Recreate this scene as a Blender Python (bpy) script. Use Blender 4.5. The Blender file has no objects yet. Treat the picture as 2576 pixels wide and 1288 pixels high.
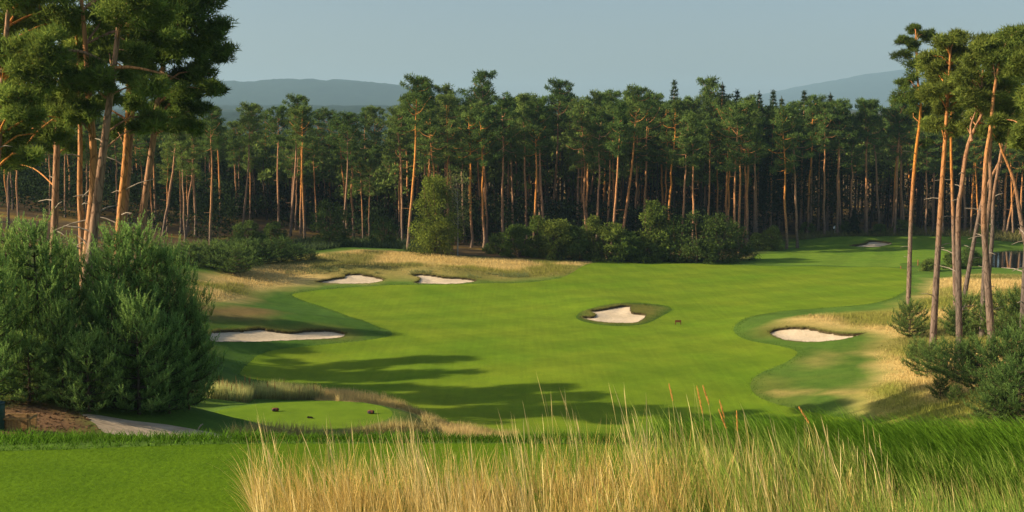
import bpy, math, random
import numpy as np
from mathutils import Vector, Matrix, Euler
from mathutils.geometry import delaunay_2d_cdt

SC = bpy.context.scene
COL = SC.collection
R = math.radians

# ------------------------------------------------------------------ camera
CAM_Z = 17.5
PITCH = R(5.71)
cam_d = bpy.data.cameras.new('camera')
cam_d.sensor_width = 36.0
cam_d.lens = 40.0
cam_d.clip_start = 0.1
cam_d.clip_end = 30000
cam = bpy.data.objects.new('camera', cam_d)
COL.objects.link(cam)
cam.location = (0, 0, CAM_Z)
cam.rotation_euler = (R(90) - PITCH, 0, 0)
SC.camera = cam

# ------------------------------------------------------------------ sky and sun
SUN_EL = 25.0                      # degrees above the horizon
SUN_TRAVEL = (0.985, 0.17)         # ground direction in which shadows fall
w = bpy.data.worlds.new('World'); SC.world = w
w.use_nodes = True
nt = w.node_tree
bg = nt.nodes['Background']
sky = nt.nodes.new('ShaderNodeTexSky')
sky.sky_type = 'NISHITA'
sky.sun_disc = False
sky.sun_elevation = R(SUN_EL)
sky.sun_rotation = math.atan2(-SUN_TRAVEL[0], -SUN_TRAVEL[1])
sky.altitude = 200
sky.air_density = 1.0
sky.dust_density = 3.6
sky.ozone_density = 1.0
nt.links.new(sky.outputs[0], bg.inputs[0])
bg.inputs[1].default_value = 0.074

sl = bpy.data.lights.new('sun', 'SUN')
sl.energy = 5.0
sl.angle = R(0.5)
sl.color = (1.0, 0.83, 0.58)
sun = bpy.data.objects.new('sun', sl); COL.objects.link(sun)
_t = Vector((SUN_TRAVEL[0], SUN_TRAVEL[1], 0)).normalized() * math.cos(R(SUN_EL))
sun.rotation_euler = Vector((_t.x, _t.y, -math.sin(R(SUN_EL)))).to_track_quat('-Z', 'Y').to_euler()
sun.location = (-60, -20, 60)

SC.view_settings.view_transform = 'Standard'
SC.view_settings.look = 'None'
SC.view_settings.exposure = 0.84
SC.view_settings.gamma = 1.0
SC.view_settings.use_curve_mapping = False
SC.cycles.max_bounces = 6
SC.cycles.diffuse_bounces = 3
SC.cycles.glossy_bounces = 2
SC.cycles.transmission_bounces = 3
SC.cycles.volume_bounces = 0
SC.cycles.use_denoising = True

# ------------------------------------------------------------------ picture <-> place
F_V, CX_V, CY_V = 2862.2, 1288.0, 644.0
cp, sp_ = math.cos(PITCH), math.sin(PITCH)
def ray(vx, vy):
    a = (np.asarray(vx, float) - CX_V) / F_V
    b = (CY_V - np.asarray(vy, float)) / F_V
    return a, cp + b * sp_, -sp_ + b * cp          # dx, dy, dz
def at(vx, vy, Y):
    """a point of the place at distance Y that was seen at (vx, vy)"""
    dx, dy, dz = ray(vx, vy)
    t = Y / dy
    return np.array([float(dx * t), float(Y), float(CAM_Z + dz * t)])
def on_plane(vx, vy, z):
    dx, dy, dz = ray(vx, vy)
    t = (z - CAM_Z) / dz
    return np.array([float(dx * t), float(dy * t), float(z)])
def proj(p):
    p = np.atleast_2d(p)
    x, y, z = p[:, 0], p[:, 1], p[:, 2] - CAM_Z
    f = y * cp - z * sp_
    u = y * sp_ + z * cp
    return CX_V + F_V * x / f, CY_V - F_V * u / f

def smooth(a, b, x):
    t = np.clip((x - a) / (b - a), 0, 1)
    return t * t * (3 - 2 * t)

# ------------------------------------------------------------------ value noise (numpy)
_rn = np.random.RandomState(7)
_tab = _rn.rand(256, 256)
def vnoise(x, y, s=1.0, o=0):
    x = np.asarray(x, float) / s + 17.3 * o + 1000; y = np.asarray(y, float) / s + 9.1 * o + 1000
    xi = np.floor(x).astype(int); yi = np.floor(y).astype(int)
    fx = x - xi; fy = y - yi
    fx = fx * fx * (3 - 2 * fx); fy = fy * fy * (3 - 2 * fy)
    g = lambda a, b: _tab[a % 256, b % 256]
    return (g(xi, yi) * (1 - fx) + g(xi + 1, yi) * fx) * (1 - fy) + (g(xi, yi + 1) * (1 - fx) + g(xi + 1, yi + 1) * fx) * fy
def fnoise(x, y, s=1.0, o=0):
    return 0.55 * vnoise(x, y, s, o) + 0.3 * vnoise(x, y, s * .47, o + 3) + 0.15 * vnoise(x, y, s * .21, o + 5)

# ------------------------------------------------------------------ terrain
CTRL = []
for vx, vy, z in [
    (1300,1080,0),(1750,1085,0),(1000,900,0),(1500,950,0),(1800,900,0),(1300,760,0),(1600,720,.1),(2000,720,.1),
    (1560,659,.4),(1900,668,.2),(2270,678,.1),(2000,640,-.3),(2200,630,0),(2150,600,.3),
    (760,800,.5),(560,900,.6),(600,745,1.3),(880,840,.15),
    (900,632,2.5),(1250,650,1.6),(1450,662,.9),(650,690,2.0),(780,670,2.1),(1100,640,2.2),
    (480,705,3.0),(540,650,3.2),(420,690,4.0),
    (2300,765,.7),(2450,720,.6),(2250,900,1.0),(2350,1000,2.2),(2450,950,2.8),(2560,1020,4.2),(2560,900,2.4),(2200,1050,1.0),
    (2100,830,.5),(2000,960,.15),(2400,650,0),(2576,700,.4),(2400,600,.2)]:
    CTRL.append(on_plane(vx, vy, z))
for vx, vy, Y in [(150,560,150),(500,590,165),(500,530,190),(800,600,180),(800,560,205),(100,500,195),(1000,615,182)]:
    CTRL.append(at(vx, vy, Y))
for p in [(0,30,8),(0,40,5.2),(0,50,2.6),(10,30,8.5),(10,45,3.5),(20,45,4.6),(27,55,4.4),(-20,30,9.6),(-30,30,10.8),(-32,50,9.2),
          (-12,36,7.9),(-16,43,7.9),(-9.4,49,5.5),(-4,52,3.6),(-27,75,6.2),(-40,75,8.5),(-16,62,3.4),(-21,80,1.2),(-36,100,5.0),(-60,110,9.0),
          (200,250,5),(-200,250,13),(-150,100,14),(150,100,7),(0,260,3),(60,260,2),(0,420,6),(300,420,10),(-300,420,16),(200,-50,10),(-200,-50,14),(0,-40,13),
          (60,0,11),(-60,0,13),(0,12,12.4),(20,12,12.2),(-20,12,12.8),(45,75,6.0),(60,100,4.0)]:
    CTRL.append(np.array(p, float))
CTRL = np.array(CTRL)
_S = 100.0
def _U(r2):
    return np.where(r2 > 1e-12, r2 * np.log(np.maximum(r2, 1e-12)), 0.0)
def _tps_fit(P):
    n = len(P); X = P[:, :2] / _S
    K = _U(((X[:, None] - X[None]) ** 2).sum(-1)) + np.eye(n) * 2e-4
    Q = np.hstack([np.ones((n, 1)), X])
    A = np.block([[K, Q], [Q.T, np.zeros((3, 3))]])
    return X, np.linalg.solve(A, np.concatenate([P[:, 2], np.zeros(3)]))
_TX, _TW = _tps_fit(CTRL)
def base_h(x, y):
    x = np.asarray(x, float).ravel(); y = np.asarray(y, float).ravel()
    out = np.empty(len(x))
    for i in range(0, len(x), 20000):
        X = np.stack([x[i:i+20000], y[i:i+20000]], 1) / _S
        d = ((X[:, None] - _TX[None]) ** 2).sum(-1)
        out[i:i+20000] = _U(d) @ _TW[:-3] + _TW[-3] + X @ _TW[-2:]
    return out
TEE_C, TEE_R, TEE_Z = (-9.35, 49.4), (4.05, 2.75), 5.5
MOUNDS = []       # (x, y, sx, sy, amplitude), filled below for the bunkers
POND_Z = -0.45
POND = None
def ground_h(x, y, mounds=True):
    x = np.asarray(x, float); shp = x.shape; x = x.ravel(); y = np.asarray(y, float).ravel()
    h = base_h(x, y)
    h += (fnoise(x, y, 22, 1) - .5) * .5 * smooth(60, 90, y) + (fnoise(x, y, 7, 2) - .5) * .16 * smooth(40, 70, y)
    # far edge of the modelled ground is calm
    # tee platform under the camera
    lin = 14.5 - 0.33 * np.maximum(y - 11.1, 0) ** 1.0 * smooth(10.8, 12.5, y)
    yE = 12.3 + 3.4 * smooth(1.0, 4.0, x)
    wp = (1 - smooth(0, 11, y - yE)) * (1 - smooth(22, 40, np.abs(x))) * smooth(-45, -25, y)
    h = h * (1 - wp) + lin * wp
    # forward tee
    q = np.sqrt(((x - TEE_C[0]) / TEE_R[0]) ** 2 + ((y - TEE_C[1]) / TEE_R[1]) ** 2)
    wt = 1 - smooth(1.12, 2.0, q)
    h = h * (1 - wt) + (TEE_Z - .25 * smooth(1.0, 1.5, q)) * wt
    if mounds:
        for mx, my, sx, sy, a in MOUNDS:
            h = h + a * np.exp(-(((x - mx) / sx) ** 2 + ((y - my) / sy) ** 2))
    if POND is not None:
        sd = poly_sd(POND, x, y)
        h = np.where(sd < 3, np.minimum(h, POND_Z + np.clip(sd * .3 + .12, -.8, 9)), h)
    return h.reshape(shp)
_GC = {}
GX0, GY0, GST, GNX, GNY = -190.0, 4.0, .75, 520, 420
def regrid():
    gx, gy = np.meshgrid(GX0 + GST * np.arange(GNX), GY0 + GST * np.arange(GNY), indexing='ij')
    _GC['g'] = ground_h(gx.ravel(), gy.ravel()).reshape(GNX, GNY)
def gq(x, y):
    """terrain height from the cached grid"""
    x = np.asarray(x, float); y = np.asarray(y, float); g = _GC['g']
    fx = np.clip((x - GX0) / GST, 0, GNX - 1.001); fy = np.clip((y - GY0) / GST, 0, GNY - 1.001)
    i = fx.astype(int); j = fy.astype(int); a = fx - i; b = fy - j
    return (g[i, j] * (1 - a) + g[i+1, j] * a) * (1 - b) + (g[i, j+1] * (1 - a) + g[i+1, j+1] * a) * b
def gh(x, y): return float(gq(x, y))
def hit(vx, vy, dmin=18.0, dmax=310.0):
    """where the line of sight through (vx, vy) meets the terrain (vectorised)"""
    vx = np.atleast_1d(np.asarray(vx, float)); vy = np.atleast_1d(np.asarray(vy, float))
    dx, dy, dz = ray(vx, vy)
    ys = dmin * (dmax / dmin) ** np.linspace(0, 1, 240)
    T = ys[None] / dy[:, None]
    below = (CAM_Z + dz[:, None] * T) < gq(dx[:, None] * T, dy[:, None] * T)
    k = np.where(below.any(1), below.argmax(1), len(ys) - 1)
    hi = ys[k]; lo = ys[np.maximum(k - 1, 0)]
    for _ in range(16):
        m = .5 * (lo + hi); t = m / dy
        bl = (CAM_Z + dz * t) < gq(dx * t, dy * t)
        hi = np.where(bl, m, hi); lo = np.where(bl, lo, m)
    t = hi / dy
    return np.stack([dx * t, hi, CAM_Z + dz * t], 1)
def poly_sd(P, x, y, reach=9.0):
    """signed distance to closed polygon P (negative inside); farther than reach: a rough distance"""
    x = np.asarray(x, float).ravel(); y = np.asarray(y, float).ravel()
    P = np.asarray(P)[:, :2]; lo, hi = P.min(0), P.max(0)
    out = np.maximum(np.maximum(lo[0] - x, x - hi[0]), np.maximum(lo[1] - y, y - hi[1]))
    k = np.where(out < reach)[0]
    A = P; E = np.roll(P, -1, 0) - P; L = np.maximum((E ** 2).sum(1), 1e-12)
    B = A + E; dyE = np.where(E[:, 1] == 0, 1e-12, E[:, 1])
    ch = max(1, 400000 // len(P))
    for i in range(0, len(k), ch):
        kk = k[i:i+ch]; X = x[kk][:, None]; Y = y[kk][:, None]
        rx = X - A[None, :, 0]; ry = Y - A[None, :, 1]
        t = np.clip((rx * E[:, 0] + ry * E[:, 1]) / L, 0, 1)
        d = ((rx - t * E[:, 0]) ** 2 + (ry - t * E[:, 1]) ** 2).min(1)
        c = ((A[:, 1] > Y) != (B[:, 1] > Y)) & (X < E[:, 0] * ry / dyE + A[:, 0])
        out[kk] = np.where(c.sum(1) % 2 == 1, -1, 1) * np.sqrt(d)
    return out
def spline(P, step=.5, closed=True):
    """Catmull-Rom through P, resampled"""
    P = np.asarray(P, float); n = len(P); out = []
    rng = range(n) if closed else range(n - 1)
    for i in rng:
        if closed: p0, p1, p2, p3 = P[i-1], P[i], P[(i+1) % n], P[(i+2) % n]
        else: p0, p1, p2, p3 = P[max(i-1, 0)], P[i], P[i+1], P[min(i+2, n-1)]
        k = max(2, int(np.linalg.norm(p2 - p1) / step))
        for j in range(k):
            t = j / k
            out.append(.5 * ((2*p1) + (-p0+p2)*t + (2*p0-5*p1+4*p2-p3)*t*t + (-p0+3*p1-3*p2+p3)*t**3))
    if not closed: out.append(P[-1])
    return np.array(out)

# ------------------------------------------------------------------ object helpers
def tag(o, label=None, cat=None, group=None, kind=None):
    if label: o['label'] = label
    if cat: o['category'] = cat
    if group: o['group'] = group
    if kind: o['kind'] = kind
    return o
def mesh_data(name, V, Fs, mats, col=None, smooth_shade=False, mat_idx=None):
    """V (n,3); Fs list of arrays of shape (m,3) or (m,4)"""
    if not isinstance(Fs, (list, tuple)): Fs = [Fs]
    Fs = [np.asarray(f, np.int32) for f in Fs if len(f)]
    V = np.asarray(V, np.float32)
    me = bpy.data.meshes.new(name)
    me.vertices.add(len(V)); me.vertices.foreach_set('co', V.ravel())
    lv = np.concatenate([f.ravel() for f in Fs]); tot = np.concatenate([np.full(len(f), f.shape[1], np.int32) for f in Fs])
    me.loops.add(len(lv)); me.loops.foreach_set('vertex_index', lv)
    me.polygons.add(len(tot)); st = np.zeros(len(tot), np.int32); st[1:] = np.cumsum(tot)[:-1]
    me.polygons.foreach_set('loop_start', st)
    if mat_idx is not None: me.polygons.foreach_set('material_index', np.asarray(mat_idx, np.int32))
    me.polygons.foreach_set('use_smooth', np.full(len(tot), smooth_shade))
    if col is not None:
        a = me.color_attributes.new('Col', 'FLOAT_COLOR', 'POINT')
        c = np.ones((len(V), 4), np.float32); c[:, :3] = col
        a.data.foreach_set('color', c.ravel())
    for m in (mats if isinstance(mats, (list, tuple)) else [mats]): me.materials.append(m)
    me.update(calc_edges=True)
    return me
def link(name, me, parent=None, loc=None):
    o = bpy.data.objects.new(name, me); COL.objects.link(o)
    if parent is not None: o.parent = parent
    if loc is not None: o.location = loc
    return o
def empty(name, loc=(0, 0, 0)):
    o = bpy.data.objects.new(name, None); COL.objects.link(o); o.location = loc
    o.empty_display_size = .3
    return o
KIDS = {}
def copy_tree(root):
    c = root.copy(); COL.objects.link(c)
    for ch in KIDS[root]:
        k = ch.copy(); COL.objects.link(k); k.parent = c
        for g in KIDS.get(ch, ()):
            q = g.copy(); COL.objects.link(q); q.parent = k
    return c
class MB:
    """collects vertices and faces (triangles and quads)"""
    def __init__(s): s.v = []; s.t = []; s.q = []; s.c = []; s.n = 0
    def add(s, V, T=None, Q=None, col=None):
        V = np.asarray(V, float)
        s.v.append(V)
        if T is not None and len(T): s.t.append(np.asarray(T) + s.n)
        if Q is not None and len(Q): s.q.append(np.asarray(Q) + s.n)
        if col is not None: s.c.append(np.broadcast_to(np.asarray(col, float), (len(V), 3)))
        s.n += len(V)
    def data(s, name, mat, smooth_shade=False):
        fs = []
        if s.t: fs.append(np.concatenate(s.t))
        if s.q: fs.append(np.concatenate(s.q))
        return mesh_data(name, np.concatenate(s.v), fs, mat, np.concatenate(s.c) if s.c else None, smooth_shade)
    def box(s, c, size, rz=0, col=None):
        hx, hy, hz = np.array(size) / 2
        V = np.array([[a * hx, b * hy, d * hz] for d in (-1, 1) for b in (-1, 1) for a in (-1, 1)], float)
        if rz:
            cc, ss = math.cos(rz), math.sin(rz); V[:, :2] = V[:, :2] @ np.array([[cc, ss], [-ss, cc]])
        s.add(V + np.array(c), Q=[[0, 2, 3, 1], [4, 5, 7, 6], [0, 1, 5, 4], [2, 6, 7, 3], [0, 4, 6, 2], [1, 3, 7, 5]], col=col)
    def tube(s, P, rad, sides=7, col=None, cap=True):
        P = np.asarray(P, float); n = len(P); rad = np.broadcast_to(np.asarray(rad, float), (n,))
        T = np.gradient(P, axis=0); T /= np.linalg.norm(T, axis=1)[:, None] + 1e-9
        ref = np.array([0, 1.0, 0]) if abs(T[0] @ np.array([0, 1.0, 0])) < .9 else np.array([1.0, 0, 0])
        A = np.cross(T, ref); A /= np.linalg.norm(A, axis=1)[:, None] + 1e-9
        B = np.cross(T, A)
        an = np.linspace(0, 2 * math.pi, sides, endpoint=False)
        V = P[:, None] + rad[:, None, None] * (A[:, None] * np.cos(an)[None, :, None] + B[:, None] * np.sin(an)[None, :, None])
        i = np.arange(n - 1)[:, None] * sides + np.arange(sides)[None]
        j = np.arange(n - 1)[:, None] * sides + (np.arange(sides)[None] + 1) % sides
        Q = np.stack([i, i + sides, j + sides, j], -1).reshape(-1, 4)
        V = V.reshape(-1, 3)
        if cap:
            V = np.vstack([V, P[-1] + T[-1] * rad[-1] * .5])
            k = (n - 1) * sides + np.arange(sides)
            Tt = np.stack([k, np.full(sides, n * sides), (n - 1) * sides + (np.arange(sides) + 1) % sides], -1)
            s.add(V, T=Tt, Q=Q, col=col)
        else: s.add(V, Q=Q, col=col)

# ------------------------------------------------------------------ materials
def new_mat(name):
    m = bpy.data.materials.new(name); m.use_nodes = True
    n = m.node_tree.nodes; n.clear()
    out = n.new('ShaderNodeOutputMaterial')
    return m, m.node_tree, out
def ramp(nt, fac, stops):
    r = nt.nodes.new('ShaderNodeValToRGB'); e = r.color_ramp.elements
    while len(e) > 1: e.remove(e[-1])
    e[0].position, e[0].color = stops[0][0], (*stops[0][1], 1)
    for p, c in stops[1:]:
        k = e.new(p); k.color = (*c, 1)
    nt.links.new(fac, r.inputs[0]); return r.outputs[0]
def noise(nt, scale, detail=4, rough=.55, vec=None, dist=0):
    n = nt.nodes.new('ShaderNodeTexNoise'); n.inputs['Scale'].default_value = scale
    n.inputs['Detail'].default_value = detail; n.inputs['Roughness'].default_value = rough; n.inputs['Distortion'].default_value = dist
    if vec is not None: nt.links.new(vec, n.inputs['Vector'])
    return n.outputs['Fac']
def obj_co(nt, scale=(1, 1, 1), rot=(0, 0, 0)):
    t = nt.nodes.new('ShaderNodeTexCoord'); m = nt.nodes.new('ShaderNodeMapping')
    m.inputs['Scale'].default_value = scale; m.inputs['Rotation'].default_value = rot
    nt.links.new(t.outputs['Object'], m.inputs[0]); return m.outputs[0]
def mixc(nt, fac, a, b, mode='MIX'):
    m = nt.nodes.new('ShaderNodeMix'); m.data_type = 'RGBA'; m.blend_type = mode
    for s, v in ((0, fac), (6, a), (7, b)):
        if isinstance(v, bpy.types.NodeSocket): nt.links.new(v, m.inputs[s])
        else: m.inputs[s].default_value = v if s == 0 else (*v, 1)
    return m.outputs[2]
def mth(nt, op, a, b=None, c=None):
    m = nt.nodes.new('ShaderNodeMath'); m.operation = op
    for i, v in enumerate((a, b, c)):
        if v is None: continue
        if isinstance(v, bpy.types.NodeSocket): nt.links.new(v, m.inputs[i])
        else: m.inputs[i].default_value = v
    return m.outputs[0]
def bsdf(nt, out, color, rough=.8, spec=.2, bump=None, bstr=.3, bdist=.05, metal=0):
    b = nt.nodes.new('ShaderNodeBsdfPrincipled')
    if isinstance(color, bpy.types.NodeSocket): nt.links.new(color, b.inputs['Base Color'])
    else: b.inputs['Base Color'].default_value = (*color, 1)
    b.inputs['Roughness'].default_value = rough; b.inputs['Specular IOR Level'].default_value = spec; b.inputs['Metallic'].default_value = metal
    if bump is not None:
        u = nt.nodes.new('ShaderNodeBump'); u.inputs['Strength'].default_value = bstr; u.inputs['Distance'].default_value = bdist
        nt.links.new(bump, u.inputs['Height']); nt.links.new(u.outputs[0], b.inputs['Normal'])
    nt.links.new(b.outputs[0], out.inputs[0]); return b
def attr(nt, name='Col'):
    a = nt.nodes.new('ShaderNodeAttribute'); a.attribute_name = name; return a.outputs['Color']
def leaf_mat(name, trans=.3, rnd=.25, hue=.02, gloss=.0):
    """leaf colours from the mesh, a little different on each plant"""
    m, t, out = new_mat(name)
    oi = t.nodes.new('ShaderNodeObjectInfo')
    hs = t.nodes.new('ShaderNodeHueSaturation')
    t.links.new(attr(t), hs.inputs['Color'])
    t.links.new(mth(t, 'MULTIPLY_ADD', oi.outputs['Random'], rnd * 2, 1 - rnd), hs.inputs['Value'])
    t.links.new(mth(t, 'MULTIPLY_ADD', oi.outputs['Random'], -hue * 2, .5 + hue), hs.inputs['Hue'])
    d = t.nodes.new('ShaderNodeBsdfDiffuse'); tr = t.nodes.new('ShaderNodeBsdfTranslucent')
    t.links.new(hs.outputs[0], d.inputs[0]); t.links.new(hs.outputs[0], tr.inputs[0])
    mx = t.nodes.new('ShaderNodeMixShader'); mx.inputs[0].default_value = trans
    t.links.new(d.outputs[0], mx.inputs[1]); t.links.new(tr.outputs[0], mx.inputs[2])
    t.links.new(mx.outputs[0], out.inputs[0]); return m
def plain_mat(name, c, rough=.7, var=.25, scale=6, spec=.25, metal=0, bstr=.2, vec_scale=(1, 1, 1)):
    m, t, out = new_mat(name)
    co = obj_co(t, vec_scale)
    n = noise(t, scale, 5, .6, co)
    c = np.array(c)
    col = ramp(t, n, [(.3, tuple(c * (1 - var))), (.7, tuple(np.minimum(c * (1 + var), 1)))])
    bsdf(t, out, col, rough, spec, n, bstr, .02, metal); return m
M = {}
# ================================================================== THE GROUND
rngG = np.random.RandomState(11)
def W(v):                                # outline seen in the photograph -> outline on the terrain
    v = np.array(v, float); return hit(v[:, 0], v[:, 1])[:, :2]

# bunkers: outline as seen, the mound behind each
BUNKERS = [
 ('wide sand bunker at the forest side, partly hidden behind the large young pines',
  [(528,842),(545,831),(600,829),(650,825),(690,830),(730,834),(780,829),(830,829),(868,838),(852,849),(780,854),(700,857),(600,859),(535,858)], .9),
 ('sand bunker below the tan ridge, the one nearer to the young pines',
  [(796,709),(850,713),(930,712),(967,703),(940,694),(900,688),(872,689),(866,696),(838,699),(815,704)], .9),
 ('sand bunker below the tan ridge, the one nearer to the fairway',
  [(1044,711),(1100,714),(1150,713),(1196,707),(1180,700),(1120,696),(1095,692),(1060,689),(1036,691),(1056,698),(1054,705)], .8),
 ('kidney shaped sand bunker with grassy collar in the middle of the fairway',
  [(1464,797),(1480,804),(1515,810),(1560,812),(1600,810),(1622,797),(1616,788),(1590,785),(1585,776),(1583,769),(1560,768),(1525,775),(1487,781),(1497,789),(1492,795)], .55),
 ('sand bunker cut into the olive mound beside the lone round young pine',
  [(1938,838),(1952,848),(1990,857),(2050,860),(2120,853),(2172,839),(2140,840),(2110,838),(2075,832),(2030,824),(1975,824),(1945,829)], .9),
 ('small pale bunker far off beside the putting green',
  [(2139,618),(2170,621),(2205,621),(2243,613),(2222,607),(2190,605),(2178,611),(2160,614)], .5),
]
regrid()
bw = []
for lab, vp, amp in BUNKERS:
    P = W(vp); c = P.mean(0); e = (P.max(0) - P.min(0)) / 2
    bw.append((c, e)); 
for (c, e), (lab, vp, amp) in zip(bw, BUNKERS):
    MOUNDS.append((c[0], c[1] + e[1] * .9 + .8, e[0] * 1.25 + 1, max(e[1] * 1.1, 2.2), amp))
POND = on_plane(2560, 655, POND_Z)
POND = spline(np.array([on_plane(a, b, POND_Z)[:2] for a, b in [(2466,660),(2478,640),(2500,632),(2580,626),(2760,622),(2900,640),(2900,684),(2700,690),(2580,684),(2520,682),(2485,676)]]), 1.0)

regrid()
FAIR_V = [(735,741),(760,735),(830,727),(960,718),(1100,716),(1300,712),(1395,702),(1432,690),(1480,664),(1540,657),(1700,662),(1900,668),(2100,671),(2262,675),
          (2282,690),(2284,715),(2272,735),(2200,762),(2080,774),(1960,784),(1885,798),(1850,818),(1848,836),(1880,855),(1950,868),(1998,880),(2004,892),(1975,912),(1910,940),(1889,962),
          (1896,988),(1940,1012),(2030,1034),(2150,1058),(2200,1075),(2000,1092),(1700,1096),(1300,1092),(1150,1070),(1000,1012),(860,985),(700,965),(610,945),(612,925),
          (632,908),(650,893),(700,879),(800,868),(900,858),(970,848),(987,841),(975,829),(930,813),(850,785),(790,765),(748,750)]
GREEN_V = [(1905,640),(1990,632),(2040,604),(2100,596),(2300,594),(2420,598),(2440,612),(2330,625),(2420,640),(2380,655),(2270,662),(2255,672),(2100,668),(1960,664),(1900,656)]
FAIR = spline(W(FAIR_V), .6)
FARG = spline(W(GREEN_V), 1.2)
BPOLY = []
for (lab, vp, amp) in BUNKERS:
    w_ = W(vp); s = .16 if w_[:, 1].mean() < 140 else .3
    p = spline(w_, s)
    # ragged turf edge
    nn = np.stack([np.gradient(p[:, 1]), -np.gradient(p[:, 0])], 1); nn /= np.linalg.norm(nn, axis=1)[:, None] + 1e-9
    p = p + nn * ((fnoise(p[:, 0] * 3, p[:, 1] * 3, 1.0, 4) - .5) * .35)[:, None]
    BPOLY.append(p)
COLLAR = spline(W([(1449,797),(1466,808),(1510,817),(1560,820),(1620,815),(1658,799),(1690,779),(1668,768),(1620,763),(1570,762),(1510,770),(1468,782)]), .4)
a_ = np.linspace(0, 2 * math.pi, 72, endpoint=False)
TEEP = np.stack([TEE_C[0] + TEE_R[0] * np.cos(a_), TEE_C[1] + TEE_R[1] * np.sin(a_) * (1 + .1 * np.cos(a_))], 1)
PATH = spline(W([(205,1042),(260,1046),(330,1058),(420,1068),(500,1082),(580,1096),(640,1106),(600,1112),(480,1108),(330,1096),(262,1088),(240,1066)]), .5)
MOWN = spline(np.array([(-40,-20),(2.4,-20),(2.3,0),(2.2,7),(2.1,9.6),(1.7,10.7),(1.0,11.1),(-2,11.15),(-3.2,11.1),(-4.2,10.95),(-5.2,10.85),(-7,10.7),(-12,10.4),(-40,9)], float), .35)

# ---- points: dense near and on the fairway, coarse far off
pts = []
y = -45.0
while y < 430:
    s = min(max(.0135 * abs(y), .42), 4.5) if y > 0 else 1.2
    hw = .52 * max(y, 0) + 14
    n = int(2 * hw / s)
    xs = np.linspace(-hw, hw, n + 1)
    pts.append(np.stack([xs + (rngG.rand(n + 1) - .5) * s * .5, np.full(n + 1, y) + (rngG.rand(n + 1) - .5) * s * .4], 1))
    xo = []
    x = hw + s * 2
    while x < 460: xo += [x, -x]; s2 = max(s * 1.5, (x - hw) * .25); x += s2
    xo = np.array(xo); pts.append(np.stack([xo, np.full(len(xo), y)], 1)[:: 1 if y > 20 else 2])
    y += s
pts.append(np.array([(-470, -60), (470, -60), (470, 440), (-470, 440)], float))
for p in BPOLY:                                     # finer inside the bunkers
    lo, hi = p.min(0), p.max(0); st = .22 if p[:, 1].mean() < 140 else .5
    gx, gy = np.meshgrid(np.arange(lo[0], hi[0], st), np.arange(lo[1], hi[1], st)); g = np.stack([gx.ravel(), gy.ravel()], 1)
    sd = poly_sd(p, g[:, 0], g[:, 1]); pts.append(g[sd < -.08])
pts = np.concatenate(pts)
for p in [FAIR, FARG, TEEP, PATH, MOWN, COLLAR] + BPOLY + [POND]:   # keep clear of the outlines
    lo, hi = p.min(0) - 1, p.max(0) + 1
    near = np.where((pts[:, 0] > lo[0]) & (pts[:, 0] < hi[0]) & (pts[:, 1] > lo[1]) & (pts[:, 1] < hi[1]))[0]
    sd = poly_sd(p, pts[near, 0], pts[near, 1]); bad = near[np.abs(sd) < .05]
    pts = np.delete(pts, bad, 0)
edges = []; allp = [pts]; n0 = len(pts)
for p in [FAIR, FARG, TEEP, PATH, MOWN, COLLAR] + BPOLY:
    k = len(p); edges += [(n0 + i, n0 + (i + 1) % k) for i in range(k)]; allp.append(p[:, :2]); n0 += k
allp = np.concatenate(allp)
res = delaunay_2d_cdt([Vector((float(a), float(b))) for a, b in allp], edges, [], 0, 1e-4)
GV = np.array([(v.x, v.y) for v in res[0]]); GF = np.array([f for f in res[2] if len(f) == 3])
_c = GV[GF]; _ar = (_c[:, 1, 0] - _c[:, 0, 0]) * (_c[:, 2, 1] - _c[:, 0, 1]) - (_c[:, 2, 0] - _c[:, 0, 0]) * (_c[:, 1, 1] - _c[:, 0, 1])
GF[_ar < 0] = GF[_ar < 0][:, ::-1]; GF = GF[np.abs(_ar) > 1e-7]
GZ = ground_h(GV[:, 0], GV[:, 1])
cen = GV[GF].mean(1)
def inside(p):
    lo, hi = p.min(0), p.max(0); m = np.zeros(len(cen), bool)
    k = np.where((cen[:, 0] > lo[0]) & (cen[:, 0] < hi[0]) & (cen[:, 1] > lo[1]) & (cen[:, 1] < hi[1]))[0]
    m[k] = poly_sd(p, cen[k, 0], cen[k, 1]) < 0; return m
zone = np.zeros(len(GF), int)                       # 0 rough, 1 fairway, 2 far green, 3 forward tee, 4 path, 5 tee, 10+ bunkers
zone[inside(FAIR)] = 1; zone[inside(COLLAR)] = 0; zone[inside(FARG)] = 2; zone[inside(TEEP)] = 3; zone[inside(PATH)] = 4; zone[inside(MOWN)] = 5
for i, p in enumerate(BPOLY): zone[inside(p)] = 10 + i

# ---- what grows where on the rough
def band(P, x, y, soft): return 1 - smooth(-soft, soft, poly_sd(P, x, y) + (fnoise(x, y, soft * 1.6, 8) - .5) * soft * 1.8)
TAN_L = W([(440,700),(560,690),(640,672),(760,645),(900,629),(1200,648),(1500,659),(1440,688),(1395,698),(1200,704),(1000,700),(790,708),(725,722),(640,732),(560,760),(500,765),(440,740)])
TAN_R = W([(2282,760),(2330,740),(2350,702),(2450,690),(2800,690),(2900,800),(2900,1075),(2500,1090),(2300,1088),(2190,1030),(2170,985),(2225,950),(2195,890),(2225,850),(2180,838),(2050,826),(1960,815),(1985,800),(2100,790),(2240,780)])
TAN_T = W([(780,984),(900,990),(1010,996),(1130,1036),(1310,1096),(1060,1108),(900,1108),(640,1108),(560,1095),(700,1086),(900,1085),(1060,1075),(1085,1055),(1000,1025),(850,1012)])
TAN_SPOT = W([(1940,985),(2050,978),(2180,982),(2180,994),(2050,992),(1950,996)])
TAN_SPOT2 = W([(2000,905),(2080,885),(2130,890),(2060,925),(2010,930)])
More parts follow.
